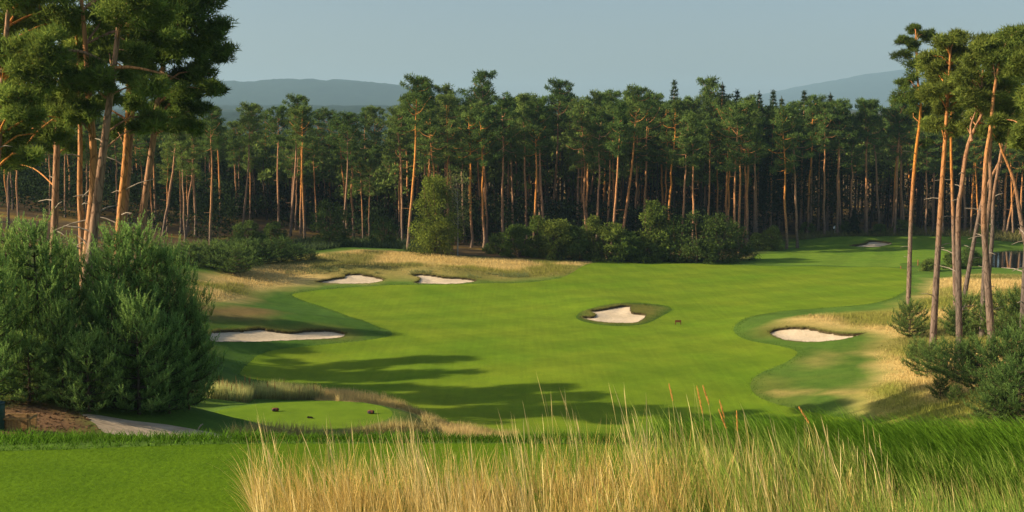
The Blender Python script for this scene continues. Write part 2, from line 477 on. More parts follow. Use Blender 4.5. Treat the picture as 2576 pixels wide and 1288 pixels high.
BROWN_B = W([(500,772),(600,770),(680,778),(690,790),(640,800),(520,806)])
DIRT = W([(-60,1030),(40,1008),(130,1020),(210,1040),(262,1090),(100,1100),(-60,1100)])
FOREST = np.vstack([W([(-120,640),(0,628),(200,626),(400,622),(760,612),(1000,620),(1070,640),(1300,652),(1600,656),(1880,652),(1905,622),(1990,604),(2060,593),(2300,588),(2440,590),(2576,598),(2800,600)]),
                    [(300,260),(460,430),(-460,430),(-300,150),(-90,120)]])
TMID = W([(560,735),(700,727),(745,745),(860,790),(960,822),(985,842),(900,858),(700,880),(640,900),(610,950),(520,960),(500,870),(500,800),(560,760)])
RSEMI = W([(1860,820),(1960,812),(2160,842),(2225,860),(2190,900),(2220,950),(2165,985),(2190,1040),(2260,1085),(2150,1070),(1950,1015),(1895,985),(1890,955),(2000,900),(1990,875),(1880,855)])
KNOLL = W([(380,640),(480,690),(520,780),(540,940),(560,1000),(300,1040),(0,1040),(0,640)])
YGRN = W([(2170,992),(2240,962),(2320,975),(2400,1030),(2500,1080),(2300,1088),(2200,1050)])
OLIVE = W([(2330,735),(2400,722),(2460,740),(2440,765),(2350,770)])
SAND_C = np.array([.62, .50, .36])
def rough_color(x, y):
    g = np.array([.085, .155, .022]); gd = np.array([.058, .125, .018]); tan = np.array([.47, .34, .12]); tan2 = np.array([.60, .45, .18]); ol = np.array([.175, .175, .038])
    yg = np.array([.20, .225, .028]); br = np.array([.20, .125, .055]); ff = np.array([.10, .068, .036]); dirt = np.array([.20, .115, .06])
    n1 = fnoise(x, y, 9, 1)[:, None]; n2 = fnoise(x, y, 3.2, 2)[:, None]; n3 = fnoise(x, y, 18, 6)[:, None]
    c = g * (.75 + .6 * n2) * np.ones((len(x), 1))
    L = lambda m, q: c * (1 - m) + q * m
    tanmix = tan * (1 - n2) + tan2 * n2
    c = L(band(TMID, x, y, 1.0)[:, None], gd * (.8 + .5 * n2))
    c = L(band(RSEMI, x, y, 1.5)[:, None] * .9, (g * .95 * (1 - smooth(.4, .7, n1) * .6) + ol * smooth(.4, .7, n1) * .6) * (.8 + .4 * n2))
    cl_ = poly_sd(COLLAR, x, y); c = L((cl_ < .1)[:, None] * 1.0, (ol * smooth(0, 1.2, -cl_)[:, None] + gd * (1 - smooth(0, 1.2, -cl_)[:, None])) * (.6 + .7 * n2))
    c = L(band(KNOLL, x, y, 2.0)[:, None] * .6, ol * .5)
    gm = smooth(.50, .62, n1)
    c = L(band(TAN_L, x, y, 2.0)[:, None], tanmix * (1 - gm * .75) + ol * gm * .75)
    gm = smooth(.45, .58, n1); ym = smooth(.46, .56, n3)
    c = L(band(TAN_R, x, y, 1.8)[:, None], tanmix * (1 - gm * .7) + (ol * (1 - ym) + yg * ym) * gm * .7)
    c = L(band(YGRN, x, y, 1.5)[:, None] * .8, yg * (.6 + .8 * n2)); c = L(band(OLIVE, x, y, 2.0)[:, None] * .7, ol * (.8 + .6 * n2))
    c = L(band(TAN_T, x, y, .9)[:, None], tanmix * .9)
    c = L(band(TAN_SPOT, x, y, .8)[:, None] * .6, tan); c = L(band(TAN_SPOT2, x, y, 1.2)[:, None] * .35, tan)
    c = L(band(BROWN_B, x, y, 1.2)[:, None] * .8, br)
    c = L(band(DIRT, x, y, .8)[:, None], dirt * (.5 + .9 * n2))
    c = L(band(FOREST, x, y, 2.5)[:, None], ff * (.6 + .8 * n1) + np.array([.13, .08, .0]) * smooth(.52, .68, n2))
    for p, (lab, vp, amp) in zip(BPOLY, BUNKERS):           # drier turf on the bunker collars
        sd = poly_sd(p, x, y); up = smooth(-.5, 1.5, y - p[:, 1].mean())
        c = L(((1 - smooth(.2, 2.6, sd)) * up * .7)[:, None], ol * (.6 + .5 * n2))
    return c

# ---- materials of the ground
def grass_ground(name, use_attr, c0=None, c1=None, stripe=None, fine=30, bstr=.25, soft=1.0, streak=None):
    m, t, out = new_mat(name)
    co = obj_co(t)
    nf = noise(t, fine, 3, .6, co); nm = noise(t, .8, 5, .65, co); nl = noise(t, .09, 6, .65, co)
    if use_attr: col = attr(t)
    else: col = ramp(t, nl, [(.35, c0), (.65, c1)])
    col = mixc(t, 1, col, ramp(t, nm, [(.25, (1 - .26 * soft, 1 - .22 * soft, 1 - .26 * soft)), (.75, (1 + .24 * soft, 1 + .18 * soft, 1 + .15 * soft))]), 'MULTIPLY')
    col = mixc(t, 1, col, ramp(t, nf, [(.25, (.78, .8, .78)), (.75, (1.2, 1.18, 1.15))]), 'MULTIPLY')
    if streak:
        ns = noise(t, 1.0, 4, .6, obj_co(t, streak[0], (0, 0, streak[1])))
        col = mixc(t, 1, col, ramp(t, ns, [(.3, (1 - streak[2],) * 3), (.7, (1 + streak[2], 1 + streak[2] * .9, 1 + streak[2] * .6))]), 'MULTIPLY')
    for rot, sc, amt in (stripe or ()):
        wv = t.nodes.new('ShaderNodeTexWave'); wv.inputs['Scale'].default_value = sc; wv.inputs['Distortion'].default_value = 2.5; wv.inputs['Detail'].default_value = 2; wv.inputs['Detail Scale'].default_value = .3
        t.links.new(obj_co(t, (1, 1, 1), (0, 0, rot)), wv.inputs['Vector'])
        col = mixc(t, 1, col, ramp(t, wv.outputs['Fac'], [(.3, (1 - amt,) * 3), (.7, (1 + amt, 1 + amt * .9, 1 + amt * .5))]), 'MULTIPLY')
    bsdf(t, out, col, .95, .05, nf, bstr, .03)
    return m
M['rough'] = grass_ground('rough_grass', True, fine=9, bstr=.6)
M['fairway'] = grass_ground('fairway_turf', False, (.110, .196, .011), (.160, .226, .015), [(R(62), .045, .05), (R(-35), .07, .035)], fine=14, bstr=.15, soft=.45, streak=((2.2, .10, 1), R(-62), .075))
M['green'] = grass_ground('far_green_turf', False, (.105, .200, .020), (.14, .225, .026), [(R(20), .05, .06)], fine=8, bstr=.1)
M['tee'] = grass_ground('tee_turf', False, (.066, .14, .005), (.10, .172, .006), None, fine=16, bstr=.4, soft=1.2)
M['ftee'] = grass_ground('forward_tee_turf', False, (.12, .21, .014), (.15, .23, .018), None, fine=30, bstr=.15)
def sand_mat(name, c, sc=4, dark=.86):
    m, t, out = new_mat(name); co = obj_co(t)
    n = noise(t, sc, 6, .62, co); nl = noise(t, .5, 3, .5, co)
    wv = t.nodes.new('ShaderNodeTexWave'); wv.inputs['Scale'].default_value = 2.2; wv.inputs['Distortion'].default_value = 3; wv.inputs['Detail'].default_value = 3
    t.links.new(obj_co(t, (1, 1, 1), (0, 0, R(20))), wv.inputs['Vector'])
    c = np.array(c)
    col = ramp(t, n, [(.3, tuple(c * dark)), (.7, tuple(np.minimum(c * 1.1, 1)))])
    col = mixc(t, 1, col, ramp(t, nl, [(.35, (.92, .9, .86)), (.65, (1.04, 1.04, 1.04))]), 'MULTIPLY')
    h = mth(t, 'MULTIPLY_ADD', wv.outputs['Fac'], .35, n)
    bsdf(t, out, col, .95, .05, h, .6, .07); return m
M['sand'] = sand_mat('bunker_sand', (.62, .51, .365))
M['path'] = sand_mat('sandy_path', (.50, .40, .29), 1.6, .62)
M['soil'] = plain_mat('turf_edge_soil', (.075, .06, .03), .95, .6, 5, .05, 0, .6)

def submesh(name, mask, mat, obj_name, col=None, dz=0):
    f = GF[mask]; u, inv = np.unique(f, return_inverse=True); f = inv.reshape(-1, 3)
    V = np.column_stack([GV[u], GZ[u] + dz])
    c = col(V[:, 0], V[:, 1]) if col else None
    return link(obj_name, mesh_data(name, V, f, mat, c, True)), V
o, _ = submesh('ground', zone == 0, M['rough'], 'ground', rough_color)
tag(o, 'rough grassland with tan and green patches around the fairway', 'ground', kind='structure')
o, _ = submesh('fairway', zone == 1, M['fairway'], 'fairway')
tag(o, 'broad mown light green fairway curving past the bunkers', 'fairway', kind='structure')
o, _ = submesh('putting_green', zone == 2, M['green'], 'putting_green')
tag(o, 'far mown green with tree shadows and flag before the forest', 'green', kind='structure')
o, _ = submesh('forward_tee', zone == 3, M['ftee'], 'forward_tee')
tag(o, 'oval mown forward tee with two log markers', 'tee', kind='structure')
o, _ = submesh('path', zone == 4, M['path'], 'path')
tag(o, 'pale sandy path below the large young pines', 'path', kind='structure')
o, _ = submesh('tee', zone == 5, M['tee'], 'tee')
tag(o, 'smooth mown tee lawn in front of the tall grass', 'tee', kind='structure')

# ---- bunkers: sand bowl, soil lip, ragged turf over the lip
M['lip_grass'] = leaf_mat('lip_grass', .2, .1, .01)
def blades(px, py, pz, h, w, lean, yaw, c0, c1, segs=3, bend=.5, profile=None, rs=None):
    """long narrow blades; all inputs arrays of length n (c0,c1: (n,3))"""
    n = len(px); dirx, diry = np.cos(yaw), np.sin(yaw)
    fa = rs.rand(n) * math.pi; wx, wy = np.cos(fa), np.sin(fa)
    V = np.empty((n, 2 * segs + 1, 3)); C = np.empty((n, 2 * segs + 1, 3))
    for k in range(segs + 1):
        t = k / segs
        off = lean * h * (t + bend * t * t) / (1 + bend)
        zz = pz + h * t * np.sqrt(np.maximum(1 - (lean * t) ** 2 * .6, .1))
        x = px + dirx * off; yv = py + diry * off
        ww = w * .5 * (profile(t) if profile else (1 - .75 * t))
        cc = c0 * (1 - t) + c1 * t
        if k < segs:
            V[:, 2*k] = np.stack([x - wx * ww, yv - wy * ww, zz], 1); V[:, 2*k+1] = np.stack([x + wx * ww, yv + wy * ww, zz], 1)
            C[:, 2*k] = cc; C[:, 2*k+1] = cc
        else:
            V[:, 2*k] = np.stack([x, yv, zz], 1); C[:, 2*k] = cc
    m = 2 * segs + 1; tri = []
    for k in range(segs - 1): tri += [(2*k, 2*k+1, 2*k+3), (2*k, 2*k+3, 2*k+2)]
    tri.append((2*segs-2, 2*segs-1, 2*segs))
    F = (np.array(tri)[None] + (np.arange(n) * m)[:, None, None]).reshape(-1, 3)
    return V.reshape(-1, 3), F, C.reshape(-1, 3)
for i, (p, (lab, vp, amp)) in enumerate(zip(BPOLY, BUNKERS)):
    mask = zone == 10 + i
    f = GF[mask]; u, inv = np.unique(f, return_inverse=True); f = inv.reshape(-1, 3)
    x, y = GV[u, 0], GV[u, 1]; z = GZ[u]
    sd = -poly_sd(p, x, y); sd[sd < 2e-3] = 0
    nrm = np.stack([np.gradient(p[:, 1]), -np.gradient(p[:, 0])], 1); nrm /= np.linalg.norm(nrm, axis=1)[:, None] + 1e-9
    if np.sum(p[:, 0] * np.roll(p[:, 1], -1) - np.roll(p[:, 0], -1) * p[:, 1]) < 0: nrm = -nrm
    ni = np.array([np.argmin((p[:, 0] - a) ** 2 + (p[:, 1] - b) ** 2) for a, b in zip(x, y)])
    sf = 1.0 if p[:, 1].mean() < 140 else 1.4
    side = lambda q: smooth(-.1, .6, q)
    lipd = (.05 + (.12 + .25 * np.maximum(fnoise(p[:, 0], p[:, 1], 1.6, 3) - .42, 0) * 3) * side(nrm[:, 1]) + .06 * side(-nrm[:, 0] * .9)) * sf
    sdr = side(nrm[:, 1])[ni]; fade = np.exp(-sd / .8)
    zs = z - (.06 + .16 * (sdr * fade + .5 * (1 - fade))) * sf - .14 * smooth(0, 1.6, sd) + (fnoise(x, y, 1.4, 9) - .5) * .07 * smooth(0, .5, sd)
    rt = empty('bunker', (p[:, 0].mean(), p[:, 1].mean(), float(z.min())))
    tag(rt, lab, 'bunker', 'sand bunkers of the course')
    off = np.array(rt.location)
    link('sand', mesh_data('sand', np.column_stack([x, y, zs]) - off, f, M['sand'], None, True), rt)
    zp = ground_h(p[:, 0], p[:, 1]); k = len(p)
    outp = p + nrm * .05
    V = np.vstack([np.column_stack([p, zp - .34 * sf]), np.column_stack([p, zp - .02]), np.column_stack([outp, zp + .015])]) - off
    j = np.arange(k); j2 = (j + 1) % k
    Q = np.vstack([np.stack([j, j2, j2 + k, j + k], 1), np.stack([j + k, j2 + k, j2 + 2*k, j + 2*k], 1)])
    lip = link('lip', mesh_data('lip', V, Q, M['soil'], None, False), rt)
    rs = np.random.RandomState(50 + i); n = int(k * (26 if sf == 1 else 12))
    wgt = .15 + side(nrm[:, 1]) + .5 * side(-nrm[:, 0]); idx = rs.choice(k, n, p=wgt / wgt.sum())
    b = outp[idx] + nrm[idx] * (np.abs(rs.randn(n)) * .22 - .06)[:, None] + rs.randn(n, 2) * .06
    bz = gq(b[:, 0], b[:, 1]); g0 = np.array([.10, .11, .03]); g1 = np.array([.22, .20, .06])
    mixv = rs.rand(n, 1)
    V, F_, C = blades(b[:, 0], b[:, 1], bz - .04, (.06 + .12 * rs.rand(n) ** 2) * sf, np.full(n, .03 * sf), .3 + .6 * rs.rand(n), np.arctan2(-nrm[idx, 1], -nrm[idx, 0]) + rs.randn(n) * .6,
                      g0 * (.5 + mixv), g1 * (.5 + mixv), 2, .6, None, rs)
    g = link('overhanging_grass', mesh_data('overhanging_grass', V - off, F_, M['lip_grass'], C), lip); g['kind'] = 'stuff'

# ---- pond
M['water'], t, out = new_mat('pond_water')
b = bsdf(t, out, (.018, .022, .02), .06, .5, noise(t, 1.5, 3, .5, obj_co(t, (1, 3, 1))), .04, .02)
from mathutils.geometry import tessellate_polygon
tri = tessellate_polygon([[Vector((a, b_, 0)) for a, b_ in POND]])
F_ = np.array(tri); 
o = link('pond', mesh_data('pond', np.column_stack([POND, np.full(len(POND), POND_Z)]), F_, M['water'])); tag(o, 'dark still pond behind the tall pines beyond the tan grass', 'pond', kind='structure')

# ---- far country: plain rising to the hills
def hill_h(x, y):
    d = y
    h = 6 + 0.0 * x
    h = h + smooth(500, 3600, d) * 92 + (fnoise(x, y, 900, 2) - .5) * 40 * smooth(900, 2500, d)
    # wooded hill at the forest side
    def ridge(cx, cy, sx, sy, a): return a * np.exp(-(np.abs((x - cx) / sx) ** 2.4) - ((y - cy) / sy) ** 2)
    h = h + ridge(-1000, 5100, 900, 900, 150) + ridge(-420, 5000, 560, 800, 40) + ridge(-1550, 5300, 600, 900, 48)
    h = h + ridge(3500, 8300, 1700, 1500, 390) + ridge(1900, 8300, 1500, 1300, 105) + ridge(-6000, 7600, 2500, 1500, 260)
    h = h + (fnoise(x, y, 420, 7) - .5) * 26 * smooth(3000, 4800, d)
    return h
ys = np.concatenate([np.linspace(400, 1200, 14), np.linspace(1300, 9500, 120)])
us = np.linspace(-.8, .8, 300)
Yg, Ug = np.meshgrid(ys, us, indexing='ij'); Xg = Ug * (Yg + 300)
Hg = hill_h(Xg.ravel(), Yg.ravel())
wood = smooth(.47, .50, fnoise(Xg.ravel() * .55, Yg.ravel() * .28, 420, 12) * 1.0 + .10 * smooth(60, 190, Hg - 80) + .07 * smooth(120, 165, Hg) + .35 * smooth(6200, 7000, Yg.ravel()))
Hg = Hg + wood * (7 + 8 * _rn.rand(len(Hg)))
Hg[Yg.ravel() < 430] = 2.0
r, c = len(ys), len(us); ii = (np.arange(r - 1)[:, None] * c + np.arange(c - 1)[None]).ravel()
Q = np.stack([ii, ii + 1, ii + c + 1, ii + c], 1)
tn = fnoise(Xg.ravel(), Yg.ravel() * .4, 260, 14)[:, None]
fc = np.array([.26, .20, .13]) * (1 - tn) + np.array([.11, .12, .065]) * tn
Ch = fc * (1 - wood[:, None]) + np.array([.02, .038, .02]) * wood[:, None]
m, t, out = new_mat('far_country'); bsdf(t, out, mixc(t, 1, attr(t), ramp(t, noise(t, .02, 5, .6, obj_co(t)), [(.3, (.8, .8, .8)), (.7, (1.2, 1.2, 1.2))]), 'MULTIPLY'), 1, 0)
o = link('hills', mesh_data('hills', np.column_stack([Xg.ravel(), Yg.ravel(), Hg]), Q, m, Ch, True))
tag(o, 'distant wooded hills with tan stubble fields fading in haze', 'hills', kind='structure')
# ================================================================== TREES
def bark_mat(name, low, high, z0, z1, sc=1.0):
    m, t, out = new_mat(name)
    co = obj_co(t, (1, 1, .22)); big = noise(t, 1.1 * sc, 4, .6, obj_co(t))
    sx = t.nodes.new('ShaderNodeSeparateXYZ'); tc = t.nodes.new('ShaderNodeTexCoord'); t.links.new(tc.outputs['Object'], sx.inputs[0])
    zz = mth(t, 'MULTIPLY_ADD', big, 5.0, sx.outputs[2])
    mr = t.nodes.new('ShaderNodeMapRange'); mr.inputs[1].default_value = z0 + 2.5; mr.inputs[2].default_value = z1 + 2.5; t.links.new(zz, mr.inputs[0])
    vo = t.nodes.new('ShaderNodeTexVoronoi'); vo.feature = 'DISTANCE_TO_EDGE'; vo.inputs['Scale'].default_value = 7 * sc; t.links.new(co, vo.inputs['Vector'])
    n = noise(t, 14 * sc, 5, .65, co)
    lowc = ramp(t, n, [(.3, tuple(np.array(low) * .6)), (.7, tuple(np.array(low) * 1.35))])
    highc = ramp(t, n, [(.3, tuple(np.array(high) * .72)), (.7, tuple(np.array(high) * 1.2))])
    c = mixc(t, mr.outputs[0], lowc, highc)
    c = mixc(t, 1, c, ramp(t, vo.outputs['Distance'], [(0, (.42, .4, .38)), (.09, (1, 1, 1))]), 'MULTIPLY')
    oi = t.nodes.new('ShaderNodeObjectInfo'); hs = t.nodes.new('ShaderNodeHueSaturation'); t.links.new(c, hs.inputs['Color'])
    t.links.new(mth(t, 'MULTIPLY_ADD', oi.outputs['Random'], .6, .7), hs.inputs['Value'])
    t.links.new(mth(t, 'MULTIPLY_ADD', oi.outputs['Random'], .35, .78), hs.inputs['Saturation'])
    bsdf(t, out, hs.outputs[0], .9, .1, vo.outputs['Distance'], .6, .05); return m
M['bark'] = bark_mat('pine_bark', (.21, .15, .11), (.56, .265, .105), 2, 9)
M['bark_hero'] = bark_mat('old_pine_bark', (.33, .225, .15), (.50, .235, .095), 3, 9, .7)
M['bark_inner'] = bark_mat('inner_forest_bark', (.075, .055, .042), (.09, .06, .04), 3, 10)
M['bark_tall'] = bark_mat('tall_pine_bark', (.165, .12, .095), (.44, .20, .075), 8, 15, .7)
M['bark_young'] = bark_mat('young_bark', (.12, .085, .05), (.16, .10, .05), 2, 4, 2)
M['birch_bark'] = bark_mat('birch_bark', (.5, .47, .42), (.55, .52, .47), 1, 3, 1)
M['deadwood'] = plain_mat('dead_wood', (.30, .25, .20), .9, .35, 6, .05)
M['needles'] = leaf_mat('pine_needles', .36, .22, .015)
M['leaves'] = leaf_mat('shrub_leaves', .35, .25, .02)

def unit(v): return v / (np.linalg.norm(v, axis=-1, keepdims=True) + 1e-9)
def sprays(cent, n_each, rad, length, width, rs, base_col, var=.35, up=.35, outw=.6, shell=.55, yellow=.35):
    """needle or leaf sprays through the ellipsoids at cent; returns V,F,C"""
    k = len(cent); n = k * n_each
    u = unit(rs.randn(n, 3)); r = (shell + (1 - shell) * rs.rand(n)) ** .8; r *= .25 + .75 * rs.rand(n) ** .35
    c = np.repeat(np.arange(k), n_each)
    P = cent[c] + u * rad[c] * r[:, None]
    d = unit(rs.randn(n, 3) * .75 + u * outw + np.array([0, 0, up]))
    side = unit(np.cross(d, rs.randn(n, 3)))
    L = length * (.6 + .8 * rs.rand(n))[:, None]; Wd = width * (.6 + .8 * rs.rand(n))[:, None]
    V = np.stack([P - side * Wd / 2, P + side * Wd / 2, P + d * L], 1).reshape(-1, 3)
    F = np.arange(3 * n).reshape(-1, 3)
    cv = (1 - var + 2 * var * rs.rand(k))[c] * (.8 + .4 * rs.rand(n))
    yl = rs.rand(n) * yellow
    C = np.array(base_col)[None] * cv[:, None] * (1 + yl[:, None] * np.array([.9, .35, .1]))
    return V, F, np.repeat(C, 3, 0)
PINE_C = (.098, .165, .040)

def wander(n, amp, rs):
    a = np.cumsum(rs.randn(n, 2), 0); a -= np.linspace(0, 1, n)[:, None] * a[-1]
    return a * amp / max(np.abs(a).max(), 1e-6)

# ---------------------------------------------------------------- forest pine prototypes (22 m tall)
def forest_pine(seed, crown0, crown_w, dens=1.0, point=.45):
    rs = np.random.RandomState(seed); H = 22.0
    n = 14; zs = np.linspace(0, H - .4, n); xy = wander(n, .16 + .2 * rs.rand(), rs)
    path = np.column_stack([xy, zs]); path[0, :2] *= 0
    rad = .23 * (1 - .80 * (zs / H) ** 1.15); rad[0] *= 1.25
    tb = MB(); tb.tube(path, rad, 7)
    pt = lambda z: np.array([np.interp(z, zs, path[:, 0]), np.interp(z, zs, path[:, 1]), z])
    cents, rads = [], []
    zc = crown0 * H; nb = int(26 * dens)
    for i in range(nb):
        f = (i + rs.rand()) / nb; z = zc + (H - zc) * f ** .9
        prof = (.30 + .70 * math.sin(math.pi * min(.10 + .78 * f, 1))) * (1.1 - point * f)
        L = crown_w * prof * (.40 + .85 * rs.rand())
        az = i * 2.4 + rs.rand() * 1.2; el = -.10 + .75 * f + .25 * rs.randn()
        d = np.array([math.cos(az) * math.cos(el), math.sin(az) * math.cos(el), math.sin(el)])
        p0 = pt(z); p1 = p0 + d * L * .55 + np.array([0, 0, -.1 * L]); p2 = p0 + d * L + np.array([0, 0, .08 * L])
        tb.tube(spline(np.array([p0, p1, p2]), .8, False), np.linspace(.06, .02, len(spline(np.array([p0, p1, p2]), .8, False))), 4)
        for q in (.5, .78, 1.0):
            if rs.rand() < .86:
                cents.append(p0 + (p2 - p0) * q + rs.randn(3) * [.35, .35, .18] + [0, 0, .15]); s = (.42 + .46 * rs.rand()) * (1.1 - .3 * f)
                rads.append([s * 1.15, s * 1.15, s * .58])
    for k in range(3): cents.append(pt(H - .4 - .7 * k) + rs.randn(3) * [.4, .4, .1]); rads.append([.65, .65, .5])
    for k in range(7):                        # dead stubs below the crown
        z = zc * (.35 + .62 * rs.rand()); az = rs.rand() * 6.28; L = .4 + 1.3 * rs.rand() ** 2
        p0 = pt(z); tb.tube([p0, p0 + np.array([math.cos(az), math.sin(az), .15 * rs.randn()]) * L], [.03, .012], 3)
    V, F, C = sprays(np.array(cents), 64, np.array(rads), .42, .12, rs, PINE_C, var=.42)
    root = empty('pine_tree'); t_ = link('trunk', tb.data('trunk', M['bark'], True), root); c_ = link('crown', mesh_data('crown', V, F, M['needles'], C), root)
    KIDS[root] = [t_, c_]
    return root
PROTO = [forest_pine(100, .62, 2.9), forest_pine(101, .66, 2.5, 1.0, .8), forest_pine(102, .58, 3.2, 1.0, .3), forest_pine(103, .64, 2.7, .85), forest_pine(104, .68, 2.2, 1.0, .75), forest_pine(105, .55, 2.9, 1.15, .7),
         forest_pine(106, .60, 3.5, 1.15), forest_pine(107, .70, 2.6, .9)]
USED = set()
def place(root, loc, rot, sc, label, cat, group=None, extra=None):
    if root in USED: o = copy_tree(root)
    else: USED.add(root); o = root
    o.location = loc; o.rotation_euler = rot; o.scale = (sc, sc, sc) if np.isscalar(sc) else sc
    for k in ('label', 'category', 'group', 'kind'):
        if k in o: del o[k]
    tag(o, label, cat, group, extra)
    return o

# trunks one can follow in the photograph: foot, place where the crown begins, optional top (2576 wide)
def c1(l): return [(a/1.789*.8944, b/1.789*.8944, c/1.789*.8944, d/1.789*.8944, e) for a, b, c, d, e in l]
def cr(x0, y0, l): return [((x0+a/2.3)*.8944, (y0+b/2.3)*.8944, (x0+c/2.3)*.8944, (y0+d/2.3)*.8944, (y0+e/2.3)*.8944 if e else None) for a, b, c, d, e in l]
TRACED = c1([(40,1150,45,870,None),(90,1140,85,920,None),(190,1000,190,870,None),(355,1060,350,920,None),(785,1130,770,690,None),(820,1190,890,730,None),(830,960,828,710,None),
             (910,1170,905,790,None),(935,1190,960,890,None),(985,1190,950,740,None)]) \
 + cr(560, 200, [(70,1130,80,380,250),(275,1090,330,350,230),(515,1060,490,470,250),(590,1070,632,395,180),(683,1090,675,500,250),(930,1090,965,430,290),(962,1060,925,570,300),(1000,1070,980,640,300),
             (1255,1050,1275,580,280),(1350,1170,1400,330,60),(1460,1090,1432,310,90),(1590,1100,1625,270,120),(435,920,425,600,230),(345,920,340,520,240),(140,980,140,480,260),(655,1050,655,490,260),
             (770,900,775,540,270),(835,880,810,560,260),(1080,900,1078,500,250),(1140,900,1140,480,250)]) \
 + cr(1120, 200, [(530,1000,508,350,280),(553,1080,588,250,35),(583,1000,607,310,160),(690,1080,740,420,200),(715,1000,735,440,260),(780,1000,800,410,190),(825,1060,823,400,175),(840,1000,843,390,240),
             (870,1000,915,530,250),(955,1000,948,480,260),(985,1090,1030,390,85),(1010,1040,1050,390,150),(1095,1000,1090,500,200),(1115,1010,1165,530,190),(1135,1090,1278,335,150),(1200,1080,1290,430,170),
             (1335,1000,1330,540,200),(1360,1050,1390,520,150),(1430,1090,1470,450,150),(1442,1150,1532,355,125),(1560,1000,1550,500,190),(1600,1000,1600,520,190),(1642,1000,1642,520,170)]) \
 + cr(1760, 200, [(130,1000,130,510,190),(285,1000,265,335,200),(340,1000,348,395,220),(388,1000,370,400,215),(455,1000,495,330,190),(525,1020,545,240,75),(585,1000,573,410,200),(605,1000,595,520,200),
             (635,1000,622,450,230),(658,1000,655,620,230),(705,1040,685,640,240),(745,1030,735,620,240),(780,1130,783,350,185),(900,1020,900,650,250),(930,1020,935,680,260),(1040,1150,1025,680,260),
             (1110,1145,1090,580,230),(1170,1010,1172,540,215),(1195,1040,1207,370,185),(1245,1010,1255,460,230),(1285,1000,1275,480,220),(1370,1010,1390,510,225),(1390,1005,1435,370,210),(1460,1000,1480,690,240),
             (1550,1020,1555,430,205),(1560,1010,1605,350,215),(1645,1000,1615,540,215),(1740,1030,1740,370,170),(1725,1010,1720,420,200),(1800,1010,1780,600,240)])
TRACED += [(x, 590, x + d, 430, None) for x, d in ((2330, 6), (2372, -4), (2440, 10), (2462, -8), (2530, 30), (2548, -6), (2566, 4))]
ORD = ['first', 'second', 'third', 'fourth', 'fifth', 'sixth', 'seventh', 'eighth', 'ninth', 'tenth', 'eleventh', 'twelfth', 'thirteenth', 'fourteenth', 'fifteenth', 'sixteenth', 'seventeenth', 'eighteenth', 'nineteenth', 'twentieth',
       'twenty-first', 'twenty-second', 'twenty-third', 'twenty-fourth', 'twenty-fifth', 'twenty-sixth', 'twenty-seventh', 'twenty-eighth', 'twenty-ninth', 'thirtieth', 'thirty-first', 'thirty-second', 'thirty-third', 'thirty-fourth', 'thirty-fifth']
rsF = np.random.RandomState(5)
SECT = [(-200, 395, 'beside the big leaning pines'), (395, 700, 'above the young pine thicket'), (700, 1045, 'behind the tan ridge'),
        (1045, 1420, 'around the bright leafy tree'), (1420, 1680, 'behind the light green shrubs'), (1680, 1900, 'above the dark shrubs'),
        (1900, 2290, 'behind the far putting green'), (2290, 2800, 'beyond the pond')]
TRACED.sort(key=lambda q: q[0])
cnt = {}; placed = []
for i, (bx, by, jx, jy, ty) in enumerate(TRACED):
    b = hit([bx], [by], 60, 300)[0]
    d = b[1]
    lo, hi = (128, 200) if bx < 600 else (160, 215)
    if d < lo or d > hi or b[2] > 12: d = float(np.clip(d, lo + 8 * rsF.rand(), hi - 6 * rsF.rand()))
    dx, dy, dz = ray(bx, by); X = float(dx * d / dy); b = np.array([X, d, gh(X, d)])
    j = at(jx, jy, d); jh = max(j[2] - b[2], 4); lean = math.atan2(j[0] - b[0], jh)
    if ty: top = at(jx, ty, d)[2] - b[2]
    else: top = max(jh / .62, 14) if bx > 400 else 16 + 3 * rsF.rand()
    top = min(max(top, jh * 1.15), jh / .5, 30); top = max(top, 15)
    lean_r = min(max(lean, -.2), .24)
    cf = jh / top; pi = int(np.argmin([abs(c - cf) + .04 * rsF.rand() for c in (.62, .66, .58, .64, .68, .55, .60, .70)]))
    s = next(k for k, q in enumerate(SECT) if q[0] <= bx < q[1]); cnt[s] = cnt.get(s, 0) + 1
    how = 'leaning' if abs(lean) > .09 else ('tall upright' if top > 24 else 'upright')
    sc = top / 22
    o = place(PROTO[pi], (b[0], b[1], b[2] - .15), (rsF.randn() * .012, lean_r, rsF.rand() * 6.28 if abs(lean_r) < .05 else rsF.choice([0, 0.0])), (sc * .98, sc * .98, sc),
              f'{how} pine, {ORD[cnt[s]-1]} from the left of those {SECT[s][2]}', 'pine tree', 'pines at the front of the forest')
    placed.append((b[0], b[1]))

